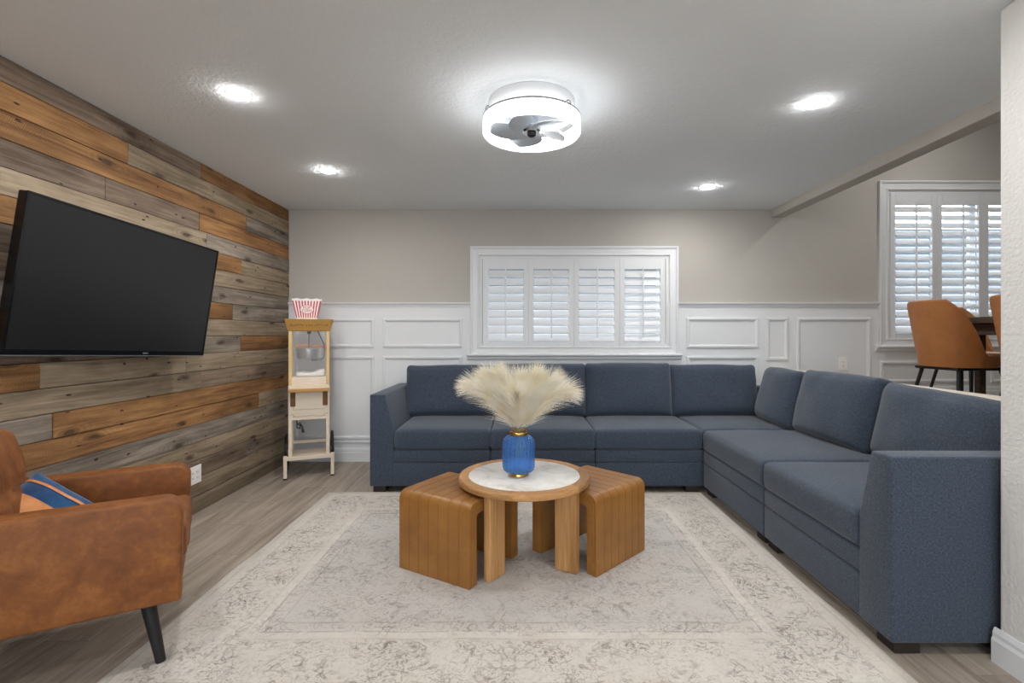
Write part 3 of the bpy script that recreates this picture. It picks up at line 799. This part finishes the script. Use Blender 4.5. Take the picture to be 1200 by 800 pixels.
plume((0.275, -0.02, 0.45), 0.125, 'drooping pampas plume at the far right of the bunch', 18)

# ------------------------------------------------------------------ television
tv = thing('television', 'large flat black television tilted down on the wood plank wall', 'television', (-2.083, 2.696, CAMZ+0.2355), (math.radians(-2.5), math.radians(7.1), math.radians(-3.4)))
TW, TH = 1.22, 1.22*0.572
obj('housing', bbox(-0.045, -0.003, -TW/2, TW/2, -TH/2, TH/2, 0.006, 2), 'bezel', tv)
obj('back_box', bbox(-0.068, -0.043, -TW*0.36, TW*0.36, -TH*0.42, TH*0.2, 0.01, 2), 'dark', tv)
obj('screen', bbox(-0.004, -0.0005, -TW/2+0.011, TW/2-0.011, -TH/2+0.024, TH/2-0.011, 0), 'screen', tv)
bm = B()
for q in ((-TW/2, TW/2, TH/2-0.010, TH/2), (-TW/2, TW/2, -TH/2, -TH/2+0.022)): box(bm, -0.006, 0.002, q[0], q[1], q[2], q[3])
for q in ((-TW/2, -TW/2+0.010), (TW/2-0.010, TW/2)): box(bm, -0.006, 0.002, q[0], q[1], -TH/2+0.022, TH/2-0.010)
obj('bezel', bm, 'bezel', tv)
obj('logo_plate', bbox(0.001, 0.0035, 0.115, 0.150, -TH/2+0.009, -TH/2+0.015, 0), 'silver', tv)
obj('chin_strip', bbox(-0.02, 0.001, -TW/2+0.004, TW/2-0.004, -TH/2-0.004, -TH/2, 0), 'grey_metal', tv)
mt = obj('wall_bracket', bbox(-0.085, -0.066, -0.22, 0.22, -0.13, 0.13, 0.003, 1), 'black_metal', tv)
obj('bracket_arm', bbox(-0.135, -0.084, -0.05, 0.05, -0.10, 0.06, 0.004, 1), 'black_metal', mt)

# ------------------------------------------------------------------ armchair
AC_R = math.radians(31)
fw = Vector((math.cos(AC_R), math.sin(AC_R), 0)); lf = Vector((-math.sin(AC_R), math.cos(AC_R), 0))
corner = Vector((-1.25, 1.846, 0))
LEN, WID = 0.685, 0.655
ctr = corner-fw*LEN/2+lf*WID/2
ac = thing('armchair', 'cognac leather armchair with black tapered legs below the television', 'armchair', (ctr.x, ctr.y, 0), AC_R)
def arm_panel(y0, y1):
    hx = LEN/2; pts = []
    z0, z1, r = 0.245, 0.625, 0.058
    pts = [(-hx, z0), (hx-0.016, z0)]
    pts += [(hx-0.008, z0+0.004), (hx-0.004, z0+0.014)]
    for i in range(9): a = PI/2*i/8; pts.append((hx-r+r*math.cos(a), z1-r+r*math.sin(a)))
    pts += [(-hx, z1+0.004)]
    return bev(prism(pts, 'y', y0, y1), 0.013, 3, 50)
def apath(y):
    hx = LEN/2-0.006; z1, r = 0.619, 0.058
    p = [(hx-0.012, y, 0.255)]
    for i in range(9): a = PI/2*i/8; p.append((hx-r+r*math.cos(a), y, z1-r+r*math.sin(a)))
    p.append((-LEN/2, y, z1+0.004)); return p
for y0, y1 in ((-WID/2, -WID/2+0.10), (WID/2-0.10, WID/2)):
    a = obj('arm', arm_panel(y0, y1), 'leather_chair', ac, smooth=40)
    for yy in (y0+0.006, y1-0.006): obj('seam', tube(apath(yy), 0.0034, 6), 'leather_seam', a, smooth=60)
iw = WID/2-0.102
def sfn(p, u):
    if u.z > 0: p.z += 0.02*(1-u.x**2)*(1-u.y**2)
    return p
obj('seat_base', bbox(-LEN/2+0.03, LEN/2-0.010, -iw, iw, 0.248, 0.36, 0.012, 3), 'leather_chair', ac, smooth=40)
obj('seat_cushion', rbox(0.27, iw-0.003, 0.07, 0.03, (10, 10, 3), 3, sfn), 'leather_chair', ac, (LEN/2-0.262, 0, 0.425), smooth=60)
def bfn(p, u):
    k = (1-u.y**4)*(1-u.z**4)
    if u.x > 0: p.x += 0.03*k
    for gy in (-0.33, 0.33):
        if u.x > 0: p.x -= 0.014*math.exp(-((u.y-gy)/0.05)**2)*(1-u.z**6)
    if u.x > 0: p.x -= 0.012*math.exp(-((u.z-0.28)/0.06)**2)
    return p
obj('backrest', rbox(0.062, iw-0.003, 0.285, 0.04, (3, 24, 20), 3, bfn), 'leather_chair', ac, (-LEN/2+0.084, 0, 0.57), (0, math.radians(-11), 0), smooth=60)
obj('backrest_shell', bbox(-LEN/2, -LEN/2+0.03, -iw, iw, 0.25, 0.62, 0.01, 2), 'leather_chair', ac, smooth=40)
for sx in (-1, 1):
    for sy in (-1, 1):
        top = Vector((sx*(LEN/2-0.115), sy*(WID/2-0.085), 0.249)); bot = Vector((sx*(LEN/2-0.070), sy*(WID/2-0.060), RZ if sx > 0 and sy < 0 else 0.0))
        obj('leg', tube([top, bot], [0.026, 0.0165], 16), 'dark', ac, smooth=40)
# pillow on the chair
pil = thing('throw_pillow', 'throw pillow with blue velvet end and tan leather body in the armchair', 'pillow', (-1.815, 1.890, 0.500))
Rv, Uv, Av = Vector((0.78, 0.63, 0)).normalized(), Vector((0, 0, 1)), Vector((-0.63, 0.78, 0)).normalized()
ex = (Rv*0.6+Uv*0.45+Av*0.66).normalized(); ey = (Rv*0.7-Uv*0.6-Av*0.227); ey = (ey-ex*ey.dot(ex)).normalized(); ez = ex.cross(ey)
pil.rotation_euler = Matrix((ex, ey, ez)).transposed().to_euler()
pil.scale = (0.82, 0.82, 0.82)
def pfn(hx, hy):
    def fn(p, u):
        k = max(0, (1-abs(u.x)**3.0))*max(0, (1-abs(u.y)**3.0))
        p.z *= 0.16+0.84*k**0.55
        cr = (abs(u.x)**6)*(abs(u.y)**6)
        pinch = 1-0.05*(1-abs(u.y)**2)*(abs(u.x) > 0.9)
        p.x += math.copysign(0.01, u.x)*cr; p.y += math.copysign(0.01, u.y)*cr
        p.x *= pinch
        p.z += wr(p, 0.006, 9, 3.1); return p
    return fn
def pillow_piece(name, mat, xa, xb, grow):
    bm = rbox(0.20, 0.20, 0.075, 0.03, (40, 24, 4), 3, pfn(0.2, 0.2))
    for co, no in (((xa, 0, 0), (-1, 0, 0)), ((xb, 0, 0), (1, 0, 0))):
        bmesh.ops.bisect_plane(bm, geom=bm.verts[:]+bm.edges[:]+bm.faces[:], plane_co=co, plane_no=no, clear_outer=True)
    if grow:
        for v in bm.verts: v.co.z *= 1.06; v.co.y *= 1.01
    return obj(name, bm, mat, pil, smooth=70)
pillow_piece('tan_body', 'pillow_tan', -0.30, 0.055, 0)
pillow_piece('blue_band', 'pillow_blue', 0.055, 0.128, 0)
pillow_piece('tan_stripe', 'pillow_tan', 0.126, 0.142, 1)
pillow_piece('blue_end', 'pillow_blue', 0.140, 0.30, 0)

# ------------------------------------------------------------------ popcorn cart
PCX, PCY = -1.885, 4.46
cart = thing('popcorn_cart', 'cream and gold popcorn machine cart with two black wheels in the corner', 'popcorn machine', (PCX, PCY, 0), math.radians(22))
def cp(name, bm, mat, parent=None, smooth=None, loc=(0, 0, 0), rot=(0, 0, 0)): return obj(name, bm, mat, parent or cart, loc, rot, smooth)
hw, hd = 0.165, 0.165
# front feet and bars
for s in (-1, 1):
    l = cp('front_leg', bbox(s*0.187-0.014, s*0.187+0.014, -0.195, -0.167, 0.012, 0.20, 0.002, 1), 'cream')
    obj('rubber_foot', bbox(s*0.187-0.015, s*0.187+0.015, -0.196, -0.166, 0.0, 0.013, 0.003, 1), 'dark', l)
    cp('post', bbox(s*0.150-0.014, s*0.150+0.014, -0.165, -0.137, 0.17, 0.50, 0.002, 1), 'cream')
    cp('post', bbox(s*0.150-0.014, s*0.150+0.014, 0.137, 0.165, 0.10, 0.50, 0.002, 1), 'cream')
    cp('side_rail', bbox(s*0.150-0.012, s*0.150+0.012, -0.14, 0.14, 0.165, 0.192, 0.002, 1), 'cream')
cp('front_bar', bbox(-0.202, 0.202, -0.196, -0.166, 0.160, 0.192, 0.002, 1), 'cream')
cp('rear_bar', bbox(-0.138, 0.138, 0.14, 0.162, 0.235, 0.262, 0.002, 1), 'cream')
cp('lower_shelf', bbox(-0.138, 0.138, -0.14, 0.14, 0.172, 0.180, 0, 1), 'cream')
cp('axle', tube([(-0.20, 0.150, 0.165), (0.20, 0.150, 0.165)], 0.007, 8), 'grey_metal')
for s in (-1, 1):
    w = cp('wheel', lathe([(0.138, -0.012), (0.163, -0.012), (0.166, -0.006), (0.166, 0.006), (0.163, 0.012), (0.138, 0.012)], 40, closed=True), 'dark', None, 40, (s*0.192, 0.150, 0.166), (0, PI/2, 0))
    obj('hub', lathe([(0, -0.018), (0.018, -0.018), (0.020, 0), (0.018, 0.018), (0, 0.018)], 16), 'grey_metal', w, smooth=40)
    for k in range(10):
        a = 2*PI*k/10
        obj('spoke', tube([(0.015*math.cos(a), 0.015*math.sin(a), 0), (0.14*math.cos(a), 0.14*math.sin(a), 0)], 0.0035, 5), 'dark', w)
# chest
cp('chest', bbox(-hw, hw, -hd, hd, 0.495, 0.795, 0.004, 1), 'cream')
cp('chest_door', bbox(-0.125, 0.125, -hd-0.006, -hd, 0.585, 0.735, 0.003, 1), 'cream')
sh = cp('fold_shelf', bbox(-0.160, 0.160, -hd-0.085, -hd, 0.742, 0.764, 0.003, 1), 'canopy_gold')
for s in (-1, 1):
    cp('shelf_bracket', bbox(s*0.128-0.020, s*0.128+0.020, -hd-0.012, -hd, 0.615, 0.742, 0.002, 1), 'scroll')
def scroll(path, z, y, r, name, parent):
    return cp(name, tube([(x, y, z+dz) for x, dz in path], r, 5), 'scroll', parent)
scroll([(-0.15, 0.0), (-0.14, 0.012), (-0.125, 0.01), (-0.12, -0.003), (-0.13, -0.008), (-0.09, -0.012), (-0.03, -0.006), (0.03, -0.006), (0.09, -0.012), (0.13, -0.008), (0.12, -0.003), (0.125, 0.01), (0.14, 0.012), (0.15, 0.0)], 0.535, -hd-0.001, 0.0014, 'painted_scroll', None)
# machine base and cabinet
cp('machine_base', bbox(-0.155, 0.155, -0.155, 0.155, 0.795, 0.862, 0.004, 1), 'cream')
ib = 0.160
for sx in (-1, 1):
    for sy in (-1, 1):
        cp('corner_post', bbox(sx*0.150-0.013, sx*0.150+0.013, sy*0.150-0.013, sy*0.150+0.013, 0.78 if sy < 0 else 0.862, 1.262, 0.002, 1), 'post_gold')
for s in (-1, 1):
    cp('side_glass', bbox(s*0.150-0.0015, s*0.150+0.0015, -0.137, 0.137, 0.865, 1.258, 0), 'acrylic')
fg = cp('front_glass', bbox(-0.137, 0.137, -0.152, -0.149, 0.865, 1.258, 0), 'acrylic')
text_mesh('POPCORN', 0.052, 'letter_orange', 'lettering', fg, (0.0, -0.154, 1.128), (PI/2, 0, 0), 0.0008, 0.215)
cp('back_panel', bbox(-0.137, 0.137, 0.145, 0.150, 0.865, 1.258, 0), 'acrylic')
cp('floor_cloth', rbox(0.115, 0.09, 0.016, 0.012, (14, 10, 2), 2, lambda p, u: Vector((p.x, p.y, p.z+(u.z > 0)*(0.02*mnoise.noise(Vector((p.x*22, p.y*22, 1)))+0.02*max(0, u.x))))), 'cloth_white', None, 60, (0.01, -0.02, 0.880))
ket = cp('kettle', lathe([(0, 1.015), (0.080, 1.015), (0.094, 1.020), (0.100, 1.032), (0.102, 1.095), (0.106, 1.098), (0.106, 1.104), (0.098, 1.104), (0.098, 1.03), (0, 1.028)], 40), 'steel', None, 40, (-0.005, -0.01, 0))
obj('kettle_lid', lathe([(0, 1.114), (0.03, 1.113), (0.098, 1.105), (0.098, 1.103), (0, 1.103)], 40), 'steel', ket, smooth=40)
obj('stirrer_rod', tube([(0, 0, 1.10), (0, 0, 1.258)], 0.004, 8), 'black_metal', ket, smooth=40)
obj('rod_collar', lathe([(0, 1.235), (0.016, 1.235), (0.016, 1.258), (0, 1.258)], 14), 'dark', ket, smooth=40)
obj('kettle_handle', bbox(0.02, 0.075, -0.115, -0.085, 1.000, 1.016, 0.004, 1), 'dark', ket)
obj('power_cable', tube([(0.06, -0.10, 1.008), (0.10, -0.10, 1.008), (0.125, -0.08, 1.03), (0.130, -0.04, 1.08), (0.128, -0.02, 1.14), (0.10, 0, 1.20), (0.075, 0, 1.258)], 0.0055, 7), 'dark', ket, smooth=60)
obj('red_knob', rbox(0.011, 0.011, 0.014, 0.006, (2, 2, 2), 2), 'red', ket, (0.130, -0.05, 1.118), smooth=60)
cp('hanging_plug', tube([(-0.10, -0.13, 0.49), (-0.095, -0.135, 0.455), (-0.07, -0.14, 0.45), (-0.075, -0.14, 0.42), (-0.095, -0.14, 0.425), (-0.10, -0.14, 0.45), (-0.075, -0.14, 0.47), (-0.055, -0.14, 0.43), (-0.048, -0.14, 0.385)], [0.006]*8+[0.012], 7), 'dark', None, 60)
# canopy, flared upwards
def cnp(z, w): return [(-w, -w, z), (w, -w, z), (w, w, z), (-w, w, z)]
bm = B(); r0 = [bm.verts.new(v) for v in cnp(1.258, 0.168)]; r1 = [bm.verts.new(v) for v in cnp(1.362, 0.196)]
for i in range(4): bm.faces.new((r0[i], r0[(i+1) % 4], r1[(i+1) % 4], r1[i]))
bm.faces.new(r0[::-1]); bm.faces.new(r1)
bmesh.ops.recalc_face_normals(bm, faces=bm.faces[:]); bev(bm, 0.003, 1)
can = cp('canopy', bm, 'canopy_gold')
def fy(z): return -(0.168+0.028*(z-1.258)/0.104)-0.0008
sc_ = [(-0.135, 1.312), (-0.142, 1.320), (-0.150, 1.314), (-0.145, 1.305), (-0.12, 1.306), (-0.09, 1.316), (-0.06, 1.312), (-0.04, 1.306)]
for s in (1, -1):
    obj('painted_scroll', tube([(s*x, fy(z), z) for x, z in sc_], 0.0022, 5), 'scroll', can)
for x in (-0.02, 0, 0.02):
    obj('painted_dot', lathe([(0, -0.0012), (0.005, -0.0008), (0.005, 0.0008), (0, 0.0012)], 10), 'scroll', can, (x, fy(1.308), 1.308), (PI/2, 0, 0))
# popcorn bucket on top
bk = thing('popcorn_bucket', 'red and white striped popcorn bucket on top of the popcorn cart', 'bucket', (PCX-0.01, PCY-0.02, 1.363), math.radians(20))
bm = B(); nb = 24; lo = []; hi = []; hin = []; lin = []
def sq(k, h):
    s, f = divmod(k, nb//4); f = f/(nb//4)*2-1
    return [(h*f, -h), (h, h*f), (-h*f, h), (-h, -h*f)][s]
for k in range(nb):
    x, y = sq(k, 0.083); lo.append(bm.verts.new((x, y, 0)))
    sc = 0.172+0.010*abs(math.sin(PI*(k % 2)/2.0+0.0001))
    x, y = sq(k, 0.118); hi.append(bm.verts.new((x, y, sc))); hin.append(bm.verts.new((x*0.985, y*0.985, sc)))
    x, y = sq(k, 0.081); lin.append(bm.verts.new((x, y, 0.003)))
for k in range(nb):
    j = (k+1) % nb
    bm.faces.new((lo[k], lo[j], hi[j], hi[k])); bm.faces.new((hi[k], hi[j], hin[j], hin[k])); bm.faces.new((hin[k], hin[j], lin[j], lin[k]))
bm.faces.new(lo[::-1]); bm.faces.new(lin)
body = obj('striped_box', bm, 'stripes', bk)
tl = math.atan2(0.035, 0.175)
lab = obj('oval_label', lathe([(0, -0.001), (1, -0.001), (1, 0.001), (0, 0.001)], 32), 'paper', bk, (0, -0.1005-0.0015, 0.085), (PI/2+tl, 0, 0)); lab.scale = (0.052, 0.036, 1)
rg = obj('oval_ring', tube([(0.055*math.cos(2*PI*i/32), 0.038*math.sin(2*PI*i/32), 0) for i in range(32)], 0.0016, 5, closed=True), 'red', bk, (0, -0.1025, 0.085), (PI/2+tl, 0, 0))
text_mesh('POP', 0.034, 'red', 'lettering', bk, (0, -0.1062, 0.099), (PI/2+tl, 0, 0), 0.0006, 0.058)
text_mesh('CORN', 0.034, 'red', 'lettering', bk, (0, -0.1012, 0.073), (PI/2+tl, 0, 0), 0.0006, 0.072)

# ------------------------------------------------------------------ ceiling fan light
FX, FYC = 0.058, 2.61
fan = thing('ceiling_fan_light', 'white ring ceiling light with a small fan inside, lit', 'ceiling fan', (FX, FYC, CEIL))
zl, zh = -0.168, -0.093
obj('ring_diffuser', lathe([(0.236, zl+0.006), (0.240, zl), (0.250, zl), (0.254, zl+0.006), (0.254, zh-0.026), (0.236, zh-0.026)], 64, closed=True), 'emit_ring', fan, smooth=40)
obj('upper_band', lathe([(0.238, zh-0.024), (0.252, zh-0.024), (0.252, zh), (0.238, zh)], 64, closed=True), 'emit_ring', fan, smooth=40)  # white plastic band, given a glow so it looks blown white
obj('ring_trim', lathe([(0.247, zh), (0.255, zh), (0.255, zh+0.009), (0.247, zh+0.009)], 64, closed=True), 'grey_metal', fan, smooth=40)
obj('housing', lathe([(0.15, 0), (0.222, 0), (0.226, -0.004), (0.226, -0.060), (0.218, -0.074), (0.15, -0.076)], 64, closed=True), 'fan_white', fan, smooth=40)
obj('inner_plate', lathe([(0, -0.03), (0.15, -0.03), (0.15, -0.07), (0.152, -0.078), (0.11, -0.082), (0, -0.082)], 48), 'fan_grey', fan, smooth=40)
for k in range(4):
    a = PI/4+k*PI/2
    obj('support_arm', tube([(0.20*math.cos(a), 0.20*math.sin(a), -0.07), (0.246*math.cos(a), 0.246*math.sin(a), zh+0.002)], 0.006, 6), 'grey_metal', fan)
for a in (-PI/2+0.75, -PI/2-1.05, PI/2):
    bm = tube([(0.016*math.cos(t_), 0, 0.016*math.sin(t_)) for t_ in [PI*i/10 for i in range(11)]], 0.0035, 6)
    obj('loop_hook', bm, 'grey_metal', fan, (0.258*math.cos(a), 0.258*math.sin(a), zh+0.002), (0, 0, a+PI/2), smooth=60)
obj('motor', lathe([(0, -0.07), (0.034, -0.07), (0.034, -0.125), (0.047, -0.130), (0.050, -0.150), (0.044, -0.160), (0, -0.160)], 32), 'chrome', fan, smooth=35)
obj('hub_cap', lathe([(0, -0.158), (0.024, -0.158), (0.022, -0.172), (0.012, -0.180), (0, -0.181)], 24), 'dark', fan, smooth=40)
def blade_mesh():
    bm = B(); n = 10; R0, R1 = 0.04, 0.215; top = []
    for i in range(n+1):
        s = i/n; r = R0+(R1-R0)*s
        wd = 0.022+0.045*math.sin(PI*min(1, 0.15+s*0.72)); a = 0.55*s
        ring = []
        for j in range(6):
            q = j/5*2-1
            y = q*wd*(1 if s < 0.93 else 0.75); z = 0.020*q*(1-0.4*s)
            ring.append((r*math.cos(a)-y*math.sin(a), r*math.sin(a)+y*math.cos(a), z))
        top.append(ring)
    up = [[bm.verts.new((x, y, z+0.001)) for x, y, z in r] for r in top]; dn = [[bm.verts.new((x, y, z-0.001)) for x, y, z in r] for r in top]
    for i in range(n):
        for j in range(5):
            bm.faces.new((up[i][j], up[i+1][j], up[i+1][j+1], up[i][j+1])); bm.faces.new((dn[i][j], dn[i][j+1], dn[i+1][j+1], dn[i+1][j]))
        for j in (0, 5): bm.faces.new((up[i][j], up[i+1][j], dn[i+1][j], dn[i][j]))
    for i in (0, n):
        for j in range(5): bm.faces.new((up[i][j], up[i][j+1], dn[i][j+1], dn[i][j]))
    return bm
b0 = obj('fan_blade', blade_mesh(), 'blade', fan, (0, 0, -0.142), (0, 0, 0.2), smooth=60)
for k in range(1, 5): clone(b0, fan, (0, 0, -0.142), (0, 0, 0.2+2*PI*k/5))

# recessed lights
def downlight(x, y, z, label):
    t = thing('recessed_light', label, 'ceiling light', (x, y, z), group='recessed ceiling lights')
    obj('trim_ring', lathe([(0.053, -0.001), (0.054, -0.0018), (0.060, -0.0014), (0.062, 0.0), (0.053, 0.0)], 40, closed=True), 'fan_white', t, smooth=40)
    obj('lens', lathe([(0, -0.0085), (0.030, -0.008), (0.044, -0.006), (0.053, -0.003), (0.053, 0.0), (0, 0.0)], 40), 'emit_spot', t, smooth=40)
downlight(-1.423, 2.523, CEIL, 'lit recessed ceiling light above the television, nearer the camera')
downlight(-1.425, 3.69, CEIL, 'lit recessed ceiling light on the left, closer to the back wall and popcorn cart')
downlight(1.543, 2.616, CEIL, 'lit recessed ceiling light above the right arm of the sofa, nearer the camera')
downlight(1.534, 4.098, CEIL, 'lit recessed ceiling light above the corner of the sofa, near the back wall')
downlight(-1.42, 1.2, CEIL, 'added recessed fill light over the armchair, behind the picture edge')  # this and the next three are unseen, added to even out the light
downlight(1.30, 1.2, CEIL, 'added recessed fill light beside the white wall end, behind the picture edge')
downlight(-1.42, -0.6, CEIL, 'added recessed fill light on the left behind the camera')
downlight(1.30, -0.6, CEIL, 'added recessed fill light on the right behind the camera')
downlight(3.7, 2.2, DC, 'added unseen recessed fill light over the dining table, nearer the camera')  # both dining downlights are added out of view to light that area
downlight(3.7, 3.9, DC, 'added unseen recessed fill light over the dining table, nearer the window')

# ------------------------------------------------------------------ dining set
def dining_chair(label, loc, rotz):
    """bucket chair facing local +x, back at -x"""
    t = thing('dining_chair', label, 'chair', loc, (0, 0, rotz), 'orange tan dining chairs')
    n = 28; bm = B(); nz = 9; outer = []; inner = []
    def ring(s, th):
        """s 0 bottom .. 1 top rim"""
        pts = []
        for i in range(n+1):
            a = math.radians(-114+228*i/n)           # 0 = straight back (-x)
            c = abs(a)/math.radians(114)
            topz = max(0.475, 0.855-0.62*(c-0.30)-0.35*max(0, c-0.45)) if c > 0.30 else 0.855
            zz = 0.405+(topz-0.405)*s
            flare = (zz-0.405)/0.45
            rx = 0.205+0.075*flare-th; ry = 0.205+0.055*flare-th
            ex = 2.6
            ca, sa = math.cos(a), math.sin(a)
            q = (abs(ca)**ex+abs(sa)**ex)**(-1/ex)
            pts.append((-rx*ca*q+0.0-0.0*flare, ry*sa*q, zz))
        return pts
    S_ = [i/nz for i in range(nz+1)]
    O = [[bm.verts.new(p) for p in ring(s, 0)] for s in S_]; I = [[bm.verts.new(p) for p in ring(s, 0.028)] for s in S_]
    for i in range(nz):
        for j in range(n):
            bm.faces.new((O[i][j], O[i][j+1], O[i+1][j+1], O[i+1][j])); bm.faces.new((I[i][j], I[i+1][j], I[i+1][j+1], I[i][j+1]))
        for j in (0, n): bm.faces.new((O[i][j], O[i+1][j], I[i+1][j], I[i][j]))
    for j in range(n):
        bm.faces.new((O[nz][j], O[nz][j+1], I[nz][j+1], I[nz][j])); bm.faces.new((O[0][j], I[0][j], I[0][j+1], O[0][j+1]))
    obj('shell', bm, 'leather_dining', t, smooth=60)
    path = [((a[0]+b[0])/2, (a[1]+b[1])/2, a[2]) for a, b in zip(ring(1.0, 0), ring(1.0, 0.028))]
    obj('rim_piping', tube(path, 0.013, 8), 'leather_dining', t, smooth=60)
    def cf(p, u):
        if u.z > 0: p.z += 0.015*(1-u.x**2)*(1-u.y**2)
        return p
    obj('seat', rbox(0.185, 0.165, 0.035, 0.03, (8, 8, 2), 3, cf), 'leather_dining', t, (0.03, 0, 0.445), smooth=60)
    fr = [(x, y, 0.395) for x, y in ((-0.17, -0.16), (0.19, -0.16), (0.19, 0.16), (-0.17, 0.16))]
    obj('seat_frame', tube(fr, 0.011, 8, closed=True), 'black_metal', t)
    for sx in (-1, 1):
        for sy in (-1, 1):
            obj('leg', tube([(0.01+sx*0.15, sy*0.14, 0.40), (0.01+sx*0.225, sy*0.205, 0.0)], [0.014, 0.009], 10), 'black_metal', t, smooth=40)
    return t
dining_chair('orange tan leather bucket dining chair nearest the window, seen from behind', (3.09, 3.52, DF), math.radians(4))
dining_chair('orange tan leather bucket dining chair half hidden by the white wall end', (3.12, 2.90, DF), math.radians(-2))
dining_chair('orange tan leather dining chair on the far side of the dining table', (3.73, 4.14, DF), -PI/2)
dt = thing('dining_table', 'dark wood plank dining table behind the sofa on the raised floor', 'dining table', (3.64, 2.93, DF))
for k in range(5): obj('top_board', bbox(-0.50+0.2*k+0.001, -0.30+0.2*k-0.001, -0.87, 0.87, 0.705, 0.75, 0.004, 1), 'dining_wood', dt)
obj('apron', bbox(-0.42, 0.42, -0.76, 0.76, 0.625, 0.705, 0.004, 1), 'dining_wood', dt)
for sx in (-1, 1):
    for sy in (-1, 1): obj('leg', bbox(sx*0.28-0.025, sx*0.28+0.025, sy*0.72-0.025, sy*0.72+0.025, 0, 0.63, 0.005, 1), 'dining_wood', dt)
